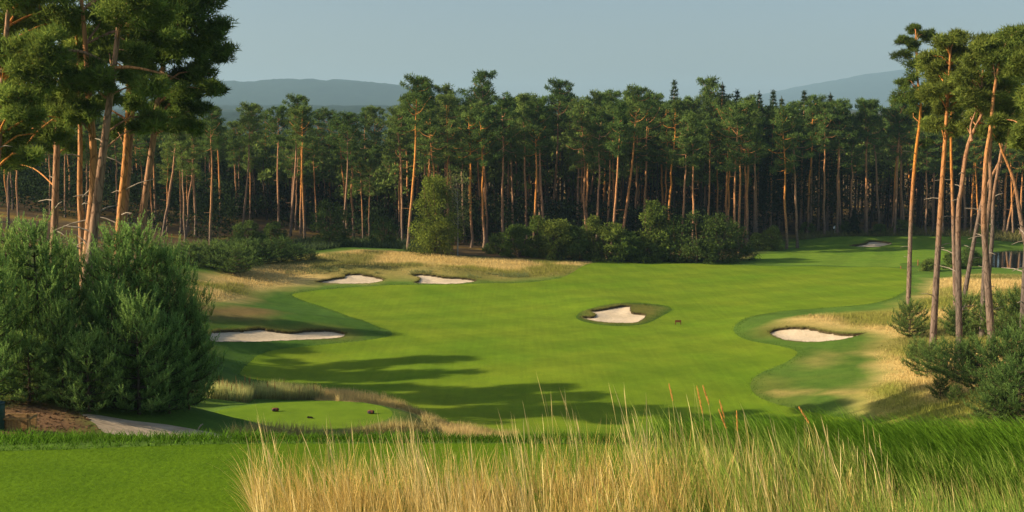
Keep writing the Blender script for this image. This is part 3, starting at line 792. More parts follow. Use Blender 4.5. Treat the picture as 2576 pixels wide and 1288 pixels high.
# the rows behind: one cannot tell them apart
ZN = [(-400, 395, 'behind the big leaning pines'), (395, 700, 'above the young pine thicket'), (700, 1045, 'behind the tan ridge'), (1045, 1420, 'behind the bright leafy tree'), (1420, 1680, 'behind the light green shrubs'),
      (1680, 1900, 'behind the dark shrubs'), (1900, 2290, 'behind the far putting green'), (2290, 3200, 'beyond the pond')]
tries = 0; nb_ = 0
while nb_ < 190 and tries < 9000:
    tries += 1
    vx = rsF.uniform(-60, 2640); d = rsF.uniform(150 if vx < 500 else 178, 222 if vx < 1500 else 240)
    X = (vx - CX_V) / F_V * d * 1.02
    if poly_sd(FOREST, [X], [d])[0] > -2.0: continue
    if min((X - a) ** 2 + (d - b_) ** 2 for a, b_ in placed) < 2.6 ** 2: continue
    placed.append((X, d)); nb_ += 1
    H = 12.5 + 3.5 * rsF.rand() if vx < 1000 else 20.5 + 4 * rsF.rand(); sc = H / 22
    z_ = next(q for q in ZN if q[0] <= vx < q[1])
    place(PROTO[rsF.randint(8)], (X, d, gh(X, d) - .15), (rsF.randn() * .03, rsF.randn() * .03, rsF.rand() * 6.28), sc, ('slim pine in the half-hidden second rows ' if d < 200 else 'slim pine standing deepest in the dark forest ') + z_[2], 'pine tree', ('second row pines ' if d < 200 else 'deepest pines ') + z_[2])

# the wood beyond them, one mass
mb = MB(); rs = np.random.RandomState(77); vs, fs, cs = [], [], []; nn = 0; tv = MB()
for k in range(1500):
    vx = rs.uniform(-900, 2900); d = rs.uniform(222 if vx < 1500 else 236, 300) if k < 900 else rs.uniform(196, 240); X = (vx - CX_V) / F_V * d
    if poly_sd(FOREST, [X], [d])[0] > -9: continue
    H = ((9.5 if vx < 1000 else 18) + 4 * rs.rand()) if k < 900 else (9 if vx < 1000 else 14.5) + 5 * rs.rand(); z = gh(X, d); n = 9
    ff = rs.rand(n); cz = z + H * (.60 + .38 * ff); rr = 1.9 * (1.1 - .7 * ff)
    cen_ = np.column_stack([X + rs.randn(n) * rr * .6, d + rs.randn(n) * rr * .6, cz])
    V, F, C = sprays(cen_, 26, np.tile([[1.25, 1.25, .7]], (n, 1)), .75, .45, rs, PINE_C)
    mb.add(V, T=F, col=C); tv.tube([(X, d, z - .2), (X + .3 * rs.randn(), d, z + H * .6), (X + .4 * rs.randn(), d, z + H * .92)], [.2, .13, .05], 5)
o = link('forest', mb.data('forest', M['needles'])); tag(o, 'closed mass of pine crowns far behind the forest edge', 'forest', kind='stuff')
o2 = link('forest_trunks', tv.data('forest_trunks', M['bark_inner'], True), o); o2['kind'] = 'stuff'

# dark leafy undergrowth between the trunks
rs = np.random.RandomState(78); mb = MB(); cl = []
for k in range(8500):
    vx = rs.uniform(-300, 2800); d = rs.uniform(186 if vx > 600 else 158, 250); X = (vx - CX_V) / F_V * d
    if poly_sd(FOREST, [X], [d])[0] > -7: continue
    dens = fnoise(np.array([X]), np.array([d]), 16, 21)[0]
    if d < 212 and dens < .45 and rs.rand() < .8: continue
    hmax = 8.5 * dens + 1.5 + (8 if d > 210 else 0); z = gh(X, d)
    cl.append((X, d, z + hmax * rs.rand() ** .8))
cl = np.array(cl)
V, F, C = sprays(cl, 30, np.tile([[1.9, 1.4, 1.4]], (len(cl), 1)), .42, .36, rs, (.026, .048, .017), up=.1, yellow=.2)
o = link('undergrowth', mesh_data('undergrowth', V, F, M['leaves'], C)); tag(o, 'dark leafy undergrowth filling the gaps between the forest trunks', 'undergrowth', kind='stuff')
print('forest pines', len(placed), 'tries', tries)

# ---------------------------------------------------------------- spruces whose tips stand over the pines
def spruce(seed):
    rs = np.random.RandomState(seed); H = 24.0; tb = MB(); tb.tube([(0, 0, 0), (.1, 0, H * .5), (0, .05, H)], [.25, .15, .015], 6)
    cents, rads = [], []
    for z in np.arange(5, H - .2, .55):
        L = (H - z) * .17 + .15; nb = 7 if L > 1 else 5; a0 = rs.rand() * 6
        for i in range(nb):
            az = a0 + i * 6.28 / nb + .3 * rs.randn(); l = L * (.7 + .5 * rs.rand())
            for q in (.45, 1.0) if l > .8 else (.8,):
                cents.append([math.cos(az) * l * q, math.sin(az) * l * q, z - .18 * l * q + .05]); rads.append([max(.35 * l, .12), max(.35 * l, .12), .14])
    cents.append([0, 0, H]); rads.append([.06, .06, .4])
    V, F, C = sprays(np.array(cents), 16, np.array(rads), .42, .13, rs, (.036, .062, .026), up=-.1)
    root = empty('spruce_tree'); KIDS[root] = [link('trunk', tb.data('trunk', M['bark'], True), root), link('crown', mesh_data('crown', V, F, M['needles'], C), root)]
    return root
SPR = [spruce(200), spruce(201)]
spr_l = ['pointed spruce tip standing alone beside the tall middle pine', 'tallest dark spruce tip on the skyline of the forest', 'slender spruce tip just right of the tallest spruce', 'spruce tip midway along the skyline, below the far blue hill', 
         'small spruce tip between two rounded pine crowns', 'spruce tip above the bent orange pine', 'little spruce tip right of the bent pine', 'one-sided spruce tip on the skyline over the putting green', 'thin faint spruce tip nearest to the tall pines by the pond']
for (cx, cy), lab in zip([(315,65),(535,45),(625,85),(722,125),(865,140),(955,128),(1010,175),(1155,130),(1325,150)], spr_l):
    vx, vy = (1760 + cx / 2.3) * .8944, (200 + cy / 2.3) * .8944; d = 206 + 14 * rs.rand(); p = at(vx, vy, d); z = gh(p[0], d); s_ = (p[2] - z) / 24
    place(SPR[rs.randint(2)], (p[0], d, z - .1), (0, 0, rs.rand() * 6), (s_ * 1.1, s_ * 1.1, s_), lab, 'spruce tree', 'spruces among the pines')

# ---------------------------------------------------------------- leafy shrubs and broadleaved trees at the forest edge
def shrub(seed, H, Wd, col, shape='round', n=70, per=75, leaf=.2, name='shrub', mat='leaves', bare=.0, bark='bark_young'):
    rs = np.random.RandomState(seed); tb = MB(); cents, rads = [], []
    ns = 4 if shape != 'tree' else 1
    for i in range(ns):
        az = rs.rand() * 6.28; top = np.array([math.cos(az) * Wd * .25 * (ns > 1), math.sin(az) * Wd * .25 * (ns > 1), H * (.75 + .2 * rs.rand())])
        kk = .55 if shape == 'tree' else 1
        tb.tube([(0, 0, -.2), top * .3 + rs.randn(3) * [.15, .1, 0], top * .65 + rs.randn(3) * [.15, .1, 0], top], np.array([.05 + .012 * H, .045 + .008 * H, .03 + .004 * H, .012]) * kk, 5)
    for i in range(n):
        f = bare + (1 - bare) * rs.rand(); 
        if shape == 'cone': prof = .22 + .78 * (1 - f) ** .6 * (.5 + f * 3 if f < .16 else 1)
        elif shape == 'tree': prof = .35 + .65 * math.sin(math.pi * ((f - bare) / (1 - bare) * .85 + .12))
        else: prof = math.sqrt(max(1 - (f * 1.05 - .12) ** 2 * 1.05, .05)) * (.85 + .3 * rs.rand())
        az = rs.rand() * 6.28; r = Wd * .5 * prof * (.45 + .55 * rs.rand() ** .5) * ((.62 + .55 * math.sin(1.5 * az + f * 11 + seed) ** 2) if shape == 'cone' else 1)
        cents.append([math.cos(az) * r, math.sin(az) * r, f * H * .93]); s = (.11 + .09 * rs.rand()) * (Wd + H) * .5 * .8 + .1
        rads.append([s, s, s * .85])
        if rs.rand() < .3: tb.tube([(0, 0, max(f * H * .8, .05)), cents[-1]], [.03, .01], 3)
    V, F, C = sprays(np.array(cents), per, np.array(rads), leaf, leaf * .62, rs, col, up=.25)
    V[:, 2] = np.maximum(V[:, 2], -.05)
    root = empty(name); KIDS[root] = [link('stem' if shape != 'tree' else 'trunk', tb.data('stem', M[bark], True), root), link('foliage' if shape != 'tree' else 'crown', mesh_data('foliage', V, F, M[mat], C), root)]
    return root
SH = [shrub(300, 4.2, 3.6, (.10, .155, .03)), shrub(301, 3.4, 3.8, (.085, .14, .034)), shrub(302, 5.2, 3.4, (.10, .155, .03), 'cone'), shrub(303, 2.2, 2.8, (.11, .165, .034), n=50), shrub(304, 5.5, 4.6, (.06, .105, .026))]
# (foot x, foot y, height px, prototype, label) in the photograph
shr = [(1255,640,52,1,'low pale shrub at the end of the row, right of the leafy tree'),
 (1305,645,78,0,'rounded green shrub, second along the row from the leafy tree'),(1352,646,100,2,'pointed light green shrub in front of three orange trunks'),(1400,650,95,0,'broad light green shrub below the tallest leaning trunk'),
 (1444,652,80,1,'mid green shrub between two leaning trunks'),(1490,652,105,2,'tall pointed shrub in the middle of the shrub row'),(1535,656,92,0,'soft green shrub beside the thick front trunk'),
 (1578,658,70,3,'small bright shrub at the foot of the thick front trunk'),(1618,658,55,3,'low bright shrub in front of the dark hollow'),(1645,656,145,2,'tallest pointed shrub of the row, above its neighbours'),
 (1700,658,112,4,'dark bushy shrub left of the big dark thicket'),(1752,660,122,4,'big dark rounded shrub near the end of the row'),(1805,658,118,4,'widest dark shrub of the thicket by the fairway'),(1855,654,92,4,'dark shrub at the fairway end of the row'),
 (1940,628,58,0,'single round green bush standing beyond the dark thicket'),(1912,628,40,3,'low pale green bush beside the single round bush'),
 (2210,592,28,3,'low bush left of the little dark conifer'),(2395,676,40,3,'low green bush on the bank in front of the pond'),(2340,682,30,3,'small bush at the tip of the pond bank'),(2440,668,46,1,'taller green bush at the pond edge'),
 (830,618,110,4,'dark leafy bush standing inside the forest behind the ridge'),(965,618,70,4,'dark low bush in the forest left of the lone front trunk'),(620,618,60,1,'pale bush at the foot of the forest left of centre'),(690,616,55,1,'small bush among the trunks above the thicket'),
 (2480,590,40,1,'bush among the trunks beyond the pond'),(2120,590,34,3,'low bush behind the flag'),(2030,590,30,3,'low bush at the forest edge left of the flag'),(2270,588,34,3,'low bush right of the little dark conifer')]
rs = np.random.RandomState(31)
SH_H = [4.2, 3.4, 5.2, 2.2, 5.5]
for fx, fy, hp, k, lab in shr:
    p = hit([fx], [fy], 60, 300)[0]; s_ = hp / F_V * p[1] / SH_H[k] * 1.05; wv = 1.0 + .25 * rs.rand()
    place(SH[k], (p[0], p[1], p[2] - .05), (0, 0, rs.rand() * 6.28), (s_ * wv, s_ * wv, s_), lab, 'shrub', 'leafy shrubs at the forest edge')
# bright leafy tree and the birch beside it
for nm, fx, fy, top, wd, d_off, args, lab, cat in [
   ('leafy_tree', 1094, 640, 440, 116, 0, dict(col=(.115, .175, .03), shape='cone', n=120, per=150, leaf=.24, bark='bark_young'), 'tall bright yellow-green leafy tree at the forest edge', 'tree'),
   ('birch_tree', 1152, 641, 415, 60, -1.5, dict(col=(.17, .215, .075), shape='tree', n=60, per=42, leaf=.2, bare=.32, bark='birch_bark'), 'slender birch with white trunk beside the bright leafy tree', 'birch tree')]:
    p = hit([fx], [fy], 60, 300)[0]; p[1] += d_off; p = np.array([(fx - CX_V) / F_V * p[1] * 1.01, p[1], 0]); p[2] = gh(p[0], p[1])
    H = at(fx, top, p[1])[2] - p[2]; Wd = wd / F_V * p[1]
    r_ = shrub(400 + int(fx), H, Wd, name=nm, **args); r_.location = p; tag(r_, lab, cat)
r_ = SPR[0]; p = hit([2148], [592], 60, 300)[0]
def mini(seed):
    rs = np.random.RandomState(seed); cents, rads = [], []; tb = MB(); tb.tube([(0, 0, -.1), (0, 0, 1.8), (0, 0, 3.4)], [.07, .05, .01], 5)
    for z in np.arange(.2, 3.5, .25):
        for i in range(7): a = rs.rand() * 6.28; l = (3.6 - z) * .28 * (.6 + .5 * rs.rand()); cents.append([math.cos(a) * l, math.sin(a) * l, z]); rads.append([.22, .22, .15])
    V, F, C = sprays(np.array(cents), 40, np.array(rads), .25, .1, rs, (.03, .055, .02)); r = empty('small_conifer'); link('trunk', tb.data('trunk', M['bark_young']), r); link('crown', mesh_data('crown', V, F, M['needles'], C), r); return r
r_ = mini(9); r_.location = p; s_ = 62 / F_V * p[1] / 3.5; r_.scale = (s_,) * 3; tag(r_, 'small dark conifer at the forest edge behind the far bunker', 'conifer')
# ================================================================== BIG PINES NEAR THE TEE
def big_pine(label, path_v, d, r0, pads, seed, group, limbs=(), stubs=6, depth=2.6, top_ext=None, tuft=(.30, .062), per=125, pad_k=1.12, bark='bark_hero', tone=1.0):
    """path_v: trunk as seen (from low to high); pads: foliage pads (vx, vy, r)"""
    rs = np.random.RandomState(seed)
    P = np.array([at(a, b, d) for a, b in path_v])
    n = len(P); P[1:, 1] += np.cumsum(rs.randn(n - 1) * .25)
    dirn = (P[1] - P[0]) / np.linalg.norm(P[1] - P[0]); k = 0
    foot = P[0].copy()
    while foot[2] > gh(foot[0], foot[1]) - .1 and k < 400: foot = foot - dirn * .1; k += 1
    P = np.vstack([foot, P]) if np.linalg.norm(foot - P[0]) > .3 else P
    if not np.allclose(P[0], foot): P[0] = foot
    S = spline(P, .7, False); L = np.concatenate([[0], np.cumsum(np.linalg.norm(np.diff(S, axis=0), axis=1))]); t = L / L[-1]
    rad = r0 * (1 - .72 * t ** 1.2); rad[0] *= 1.25; rad[1] *= 1.08
    root = empty('tall_pine', tuple(foot)); tag(root, label, 'pine tree', group)
    tb = MB(); tb.tube(S - foot, rad, 12); tr = link('trunk', tb.data('trunk', M[bark], True), root)
    # dead stubs
    for q in range(stubs):
        tt = .12 + .5 * rs.rand(); c = np.array([np.interp(tt, t, S[:, a]) for a in range(3)]); az = rs.choice([0, math.pi]) + rs.randn() * .7
        l = .5 + 1.3 * rs.rand() ** 1.5; dv = np.array([math.cos(az), math.sin(az), .15 + .3 * rs.randn()]) * l
        m_ = MB(); m_.tube(np.array([c, c + dv * .5 + [0, 0, .08], c + dv]) - foot, [.045, .03, .012], 5); link('dead_branch', m_.data('dead_branch', M['deadwood'], True), root)
    for lm, lr in limbs:
        m_ = MB(); LP = np.array([at(a, b, d - .3) for a, b in lm]); LP[1:, 1] += np.cumsum(rs.randn(len(LP) - 1) * .4)
        LS = spline(LP, .4, False); m_.tube(LS - foot, np.linspace(lr, lr * .35, len(LS)), 7); link('limb', m_.data('limb', M[bark], True), root)
    # foliage pads with a branch to each
    cents, rads = [], []; br = MB()
    pads = [(*q, 0) for q in pads] + [(q[0] + rs.randn() * q[2] * .7, q[1] + rs.randn() * q[2] * .55, q[2] * .72, 1) for q in pads if rs.rand() < .7]
    for a, b, r, extra in pads:
        c = at(a, b, d + rs.uniform(-.45, 1.0) * depth * (1.25 if extra else 1)); R_ = r / F_V * d * pad_k
        zt = np.clip(c[2] - .5 - R_ * .5, S[int(len(S) * .3), 2], S[-1, 2]); i = int(np.argmin(np.abs(S[:, 2] - zt)))
        s0 = S[i]; mid = (s0 + c) / 2 + np.array([0, 0, .12 * np.linalg.norm(c - s0)]) + rs.randn(3) * .15
        B = spline(np.array([s0, mid, c]), .5, False); br.tube(B - foot, np.linspace(max(.05, .035 * R_ + .03), .02, len(B)), 5)
        m_ = max(7, int(12 * (r * pad_k / 45) ** 1.5) + 3)
        for q in range(m_):
            u = unit(rs.randn(3)) * rs.rand() ** .4; cc = c + u * np.array([R_, R_, R_ * .72]); s = R_ * (.26 + .18 * rs.rand()) + .12
            cents.append(cc); rads.append([s * 1.15, s * 1.15, s * .6])
            if q % 2 == 0: br.tube(np.array([c + (mid - c) * .2 * rs.rand(), cc]) - foot, [.022, .01], 3)
    V, F, C = sprays(np.array(cents), per, np.array(rads), tuft[0], tuft[1], rs, tuple(np.array((.138, .208, .042)) * tone), var=.42, yellow=.45, up=.4)
    cr_ = link('crown', mesh_data('crown', V - foot, F, M['needles'], C), root)
    b_ = link('branches', br.data('branches', M[bark], True), cr_); b_['kind'] = 'stuff'
    return root
GL = 'big pines beside the young pine thicket'
padsE = [(450,40,55),(500,20,50),(540,70,40),(430,110,45),(490,110,50),(550,130,36),(500,180,42),(440,200,45),(400,150,40),(470,245,36),(522,225,24),(455,300,28),(415,260,35),(480,-22,48),(420,-22,48),(530,-20,45),(502,268,20),(490,325,22)]
padsBCD = [(260,40,50),(320,30,55),(370,50,50),(290,-22,48),(360,-22,48),(230,-20,48),(350,110,40),(270,130,36),(235,100,45),(400,80,35),(250,180,34),(215,150,40),(355,165,32),(380,215,35),(345,260,26),(270,250,26),(390,300,32),(305,315,24),(216,280,26),(190,205,40),(160,240,42)]
padsFG = [(30,40,55),(100,30,60),(160,50,50),(60,110,55),(130,120,55),(20,170,55),(90,190,55),(150,180,45),(40,250,50),(110,260,50),(170,300,38),(60,330,45),(20,330,45),(120,350,42),(50,390,34),(20,410,34),(70,-22,48),(150,-22,48),(10,-20,48),(180,370,30),(-40,100,60),(-40,220,60),(-40,350,55),(-30,-22,48)]
def split(pads, k, n): return [p for i, p in enumerate(pads) if i % n == k]
big_pine('thick pale pine trunk standing straight, left of the pair that cross at the foot', [(220,625),(228,430),(217,215),(205,25),(202,-35)], 52, .26, split(padsBCD, 0, 3), 1, GL, limbs=[([(216,230),(190,250),(160,290)], .07)], stubs=9)
big_pine('thick bright orange pine leaning right across its pale neighbour', [(232,615),(262,380),(300,70),(308,-35)], 50.5, .275, split(padsBCD, 1, 3), 2, GL,
         limbs=[([(268,160),(232,140),(205,130),(180,140),(150,185)], .10), ([(280,172),(330,170),(380,178),(420,190)], .09), ([(265,245),(240,228),(216,210)], .06)], stubs=9)
big_pine('dark straight pine between the leaning orange pines', [(300,575),(312,340),(318,75),(321,-35)], 57, .245, split(padsBCD, 2, 3), 3, GL, stubs=8)
big_pine('slimmer orange pine close behind the dark straight pine', [(310,585),(325,400),(333,235),(338,120),(340,0)], 60, .22, [(330,200,30),(350,140,30),(320,80,34),(345,30,34)], 4, GL, stubs=6)
big_pine('orange pine leaning right with the crown that juts into the sky', [(357,550),(380,380),(405,190),(420,80),(446,25),(462,-30)], 58, .255, padsE, 5, GL, limbs=[([(405,180),(425,190),(450,200)], .06), ([(418,85),(440,60),(470,50)], .08)], stubs=4)
big_pine('reddish rough pine just behind the pale straight trunk', [(207,635),(202,470),(200,375),(196,200),(190,50)], 57.5, .20, [(190,180,32),(200,110,34),(180,60,36),(210,240,24)], 6, GL, stubs=10)
big_pine('pine with drooping foliage standing at the picture edge', [(-25,640),(-12,300),(15,0),(18,-35)], 50, .265, split(padsFG, 0, 2), 7, GL, limbs=[([(-5,170),(40,150),(90,125)], .09)], stubs=4, depth=3.2)
big_pine('pine hidden in its own low foliage left of the pale trunk', [(135,640),(145,330),(160,40),(164,-30)], 62, .245, split(padsFG, 1, 2), 8, GL, limbs=[([(150,290),(110,330),(70,370)], .07)], stubs=6, depth=3.2)
# the wood goes on beyond the picture edge on that side: its shadow lies over the fairway
rsO = np.random.RandomState(91); mo, to_ = MB(), MB()
spots = [(-62,93,24.5),(-57,82.5,25),(-55,78,25),(-48,72.5,25),(-46,69.5,25),(-41,65.5,25),(-44,67,25),(-40,5,28),(-41,8,27.5)]
for Y in np.arange(60.5, 87, 4.3):
    xm = -45 - max(Y - 66, 0) * .64
    spots += [(xm - 5 - 7.5 * k + rsO.randn() * 2, Y + rsO.randn() * .5, 24 + rsO.randn() * 1.4) for k in range(4)]
for X, Y, T in spots:
    z = gh(X, Y); H = T - z; n = 26; ff = rsO.rand(n); rr = 1.35 * (1.1 - .7 * ff)
    V, F, C = sprays(np.column_stack([X + rsO.randn(n) * rr * .6, Y + rsO.randn(n) * rr * .6, z + H * (.58 + .39 * ff)]), 64, np.tile([[.9, .9, .55]], (n, 1)), .5, .26, rsO, PINE_C)
    mo.add(V, T=F, col=C); to_.tube([(X, Y, z - .2), (X + .2 * rsO.randn(), Y, z + H * .6), (X + .3 * rsO.randn(), Y, z + H * .95)], [.22, .15, .05], 6)
o = link('woods', mo.data('woods', M['needles'])); tag(o, 'pine wood beyond the picture edge that shades the fairway', 'woods', kind='stuff')
o2 = link('wood_trunks', to_.data('wood_trunks', M['bark'], True), o); o2['kind'] = 'stuff'

GR = 'tall pines beside the pond'
def k5(x, y): return ((2380 + x / 1.84) * .8944, (50 + y / 1.84) * .8944)
def P5(l): return [(*k5(a, b), r * .486) for a, b, r in l]
p5L = P5([(345,60,24),(410,90,30),(300,125,28),(365,150,30),(290,200,36),(340,250,45),(330,320,40),(300,420,48),(370,400,50),(350,480,38),(420,470,45),(400,650,18)])
p5M = P5([(420,200,50),(500,140,58),(570,110,50),(600,160,42),(450,280,58),(530,240,58),(590,250,48),(450,380,52),(530,340,50),(500,450,48),(540,540,42),(460,540,38),(610,370,42),(560,600,28)])
p5N = P5([(700,150,50),(680,230,50),(650,320,50),(640,420,48),(660,500,38),(620,560,26),(730,320,52),(720,420,50),(700,580,26),(610,300,40)])
p5R = P5([(760,120,50),(840,100,60),(760,220,58),(850,220,60),(810,330,58),(800,440,55),(760,520,46),(840,540,48),(800,610,34),(730,150,44)])
p5E = P5([(900,130,60),(910,250,55),(890,350,60),(880,450,60),(900,560,50),(880,640,42),(960,200,60),(960,400,60),(960,560,60)])
dg = lambda a, b: float(hit([a], [b], 40, 200)[0][1])
big_pine('slim pine with wispy top, set apart on the fairway side of the group', [(2285,766), k5(345,1000), k5(365,720), k5(385,540), k5(378,430), k5(360,300), k5(350,100)], dg(2285,766), .25, p5L, 11, GR, pad_k=1.38, bark='bark_tall', tuft=(.34, .07), per=150, tone=.70, stubs=6)
big_pine('straight pine with the broad round crown, second from the fairway', [(2345,893), k5(490,1000), k5(510,640), k5(525,420), k5(530,160)], dg(2345,893), .27, p5M, 12, GR, pad_k=1.38, bark='bark_tall', tuft=(.34, .07), per=150, tone=.70, stubs=7)
big_pine('thin straight pine close right of the round-crowned pine', [(2405,818), k5(548,1000), k5(543,680), k5(545,480), k5(555,300)], dg(2405,818), .20, P5([(560,420,36),(540,330,40),(590,300,36),(570,480,30)]), 13, GR, pad_k=1.38, bark='bark_tall', tuft=(.34, .07), per=150, tone=.70, stubs=4)
big_pine('pine forking high up, its foot among the front young pines', [(2414,910), k5(590,1050), k5(607,900), k5(630,720), k5(660,610), k5(700,500), k5(705,330), k5(700,180)], dg(2414,910), .25, p5N, 14, GR, pad_k=1.38, bark='bark_tall', tuft=(.34, .07), per=150, tone=.70, limbs=[([k5(650,640), k5(655,560), k5(668,480)], .11), ([k5(690,545), k5(740,555), k5(780,620)], .08)], stubs=7)
big_pine('strongly leaning grey and orange pine crossing behind the others', [(2424,755), k5(690,1000), k5(740,850), k5(790,750), k5(830,640), k5(850,480)], dg(2424,755), .25, P5([(850,470,46),(830,400,44),(880,520,40)]), 15, GR, pad_k=1.38, bark='bark_tall', tuft=(.34, .07), per=150, tone=.70, stubs=5)
big_pine('scaly curving pine with bright orange middle, front of the group', [(2497,897), k5(722,1200), k5(702,1050), k5(700,900), k5(712,700), k5(720,600), k5(735,400), k5(760,200)], dg(2497,897), .28, p5R[:5], 16, GR, pad_k=1.38, bark='bark_tall', tuft=(.34, .07), per=150, tone=.70, stubs=6)
big_pine('straight orange pine just behind the scaly curving pine', [(2470,847), k5(725,1150), k5(737,900), k5(738,740), k5(760,500), k5(800,250)], dg(2470,847), .22, p5R[5:], 17, GR, pad_k=1.38, bark='bark_tall', tuft=(.34, .07), per=150, tone=.70, stubs=5)
big_pine('greyish pine leaning right behind the scaly curving pine', [(2476,800), k5(755,1150), k5(775,950), k5(800,780), k5(830,600), k5(850,400)], dg(2476,800), .22, P5([(860,380,48),(840,300,48),(880,470,40)]), 18, GR, pad_k=1.38, bark='bark_tall', tuft=(.34, .07), per=150, tone=.70, stubs=5)
big_pine('orange pine bowing over from the picture edge', [(2612,760), k5(915,1090), k5(880,900), k5(850,800), k5(800,690), k5(770,600), k5(745,540)], 96, .25, p5E[:4] + P5([(740,480,40),(700,470,36)]), 19, GR, pad_k=1.38, bark='bark_tall', tuft=(.34, .07), per=150, tone=.70, stubs=4)
big_pine('pine at the picture edge with its foot among the lowest young pines', [(2568,955), (2584,700), (2600,400), (2610,150)], dg(2568,955), .24, p5E[4:] + p5E[1:2], 20, GR, pad_k=1.38, bark='bark_tall', tuft=(.34, .07), per=150, tone=.70, stubs=4)

# ================================================================== YOUNG PINES
def young_pine(seed, H, spread, dens=1.0, rnd=.72, dark=1.0):
    rs = np.random.RandomState(seed); tb = MB(); tb.tube([(0, 0, -.1), (.03 * rs.randn(), .03 * rs.randn(), H * .5), (0, 0, H - .3)], [.02 * H, .013 * H, .012], 6)
    sp0, sd, sl = [], [], []; inn = []
    z = .22
    while z < H - .15:
        f = z / H; nb = int((8 if f < .8 else 5) * dens) + 1; a0 = rs.rand() * 6.28
        L = spread * (.45 + .55 * min(f / .22, 1)) * (1 - f) ** rnd * 1.05 + .12
        for i in range(nb):
            az = a0 + i * 6.28 / nb + .35 * rs.randn(); l = L * (.55 + .65 * rs.rand()); el = .15 + .65 * f
            h2 = np.array([math.cos(az), math.sin(az), 0])
            tip = np.array([0, 0, z]) + h2 * l * math.cos(el * .6) + np.array([0, 0, l * math.sin(el) * .8 + .08 * l])
            mid = np.array([0, 0, z]) + h2 * l * .5 + np.array([0, 0, l * math.sin(el) * .25])
            B = spline(np.array([[0, 0, z], mid, tip]), .12, False); tb.tube(B[::3], np.linspace(.022, .007, len(B[::3])), 4, cap=False)
            for j in range(len(B)):
                q = j / (len(B) - 1)
                if q < .3: continue
                inn.append(B[j] + rs.randn(3) * .06)
                for s_ in range((2 if j % 2 else 1) if q < .95 else 4):
                    dv = unit(h2 * (.5 + .3 * rs.randn()) + np.array([-h2[1], h2[0], 0]) * rs.randn() * .75 + np.array([0, 0, .85 + 1.1 * f + .6 * rs.rand()]))
                    sp0.append(B[j]); sd.append(dv); sl.append((.18 + .2 * rs.rand()) * (1.35 if q > .9 else 1) * (1 + .6 * f))
        z += .27 + .16 * rs.rand()
    for i in range(6):
        dv = unit(np.array([rs.randn() * .35, rs.randn() * .35, 1])); sp0.append(np.array([0, 0, H - .45 - .2 * rs.rand()])); sd.append(dv); sl.append(.35 + .15 * rs.rand())
    sp0.append(np.array([0, 0, H - .55])); sd.append(np.array([0, 0, 1.0])); sl.append(.6)
    sp0, sd, sl = np.array(sp0), np.array(sd), np.array(sl); n = len(sp0); N = 18
    # needles round each shoot
    tq = np.tile(np.linspace(.05, 1, N), n); ii = np.repeat(np.arange(n), N); ax = sd[ii]
    base = sp0[ii] + ax * (sl[ii] * tq)[:, None]; rad = unit(np.cross(ax, rs.randn(len(ii), 3)))
    nd = unit(ax * .9 + rad * .75); ln = .095 * (1.1 - .35 * tq); sdv = unit(np.cross(nd, rs.randn(len(ii), 3))) * .014
    V = np.stack([base - sdv, base + sdv, base + nd * ln[:, None]], 1).reshape(-1, 3)
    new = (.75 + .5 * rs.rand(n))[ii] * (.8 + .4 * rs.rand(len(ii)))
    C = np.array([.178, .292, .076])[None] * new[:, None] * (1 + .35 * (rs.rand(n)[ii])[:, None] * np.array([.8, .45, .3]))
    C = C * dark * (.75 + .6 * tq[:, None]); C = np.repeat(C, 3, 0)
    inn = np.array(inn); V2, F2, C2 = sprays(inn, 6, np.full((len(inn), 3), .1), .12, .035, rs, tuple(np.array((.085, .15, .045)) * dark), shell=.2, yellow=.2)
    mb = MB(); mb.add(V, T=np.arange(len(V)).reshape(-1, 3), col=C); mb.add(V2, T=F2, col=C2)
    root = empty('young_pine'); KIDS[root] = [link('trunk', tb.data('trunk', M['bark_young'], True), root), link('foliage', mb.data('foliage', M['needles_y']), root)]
    return root, H, spread
M['needles_y'] = leaf_mat('young_pine_needles', .38, .18, .012)
YP = [young_pine(500, 5.2, 1.9), young_pine(501, 4.6, 2.1), young_pine(502, 3.6, 1.7), young_pine(503, 2.2, 1.2, .9), young_pine(504, 5.6, 1.75), young_pine(505, 3.0, 1.6, 1.2, .6, .6), young_pine(506, 2.6, 1.4, 1.2, .65, .6)]
GY = 'young pines of the large thicket'; GZ_ = 'young pines under the tall pines'; GW = 'bushy young pines before the forest'
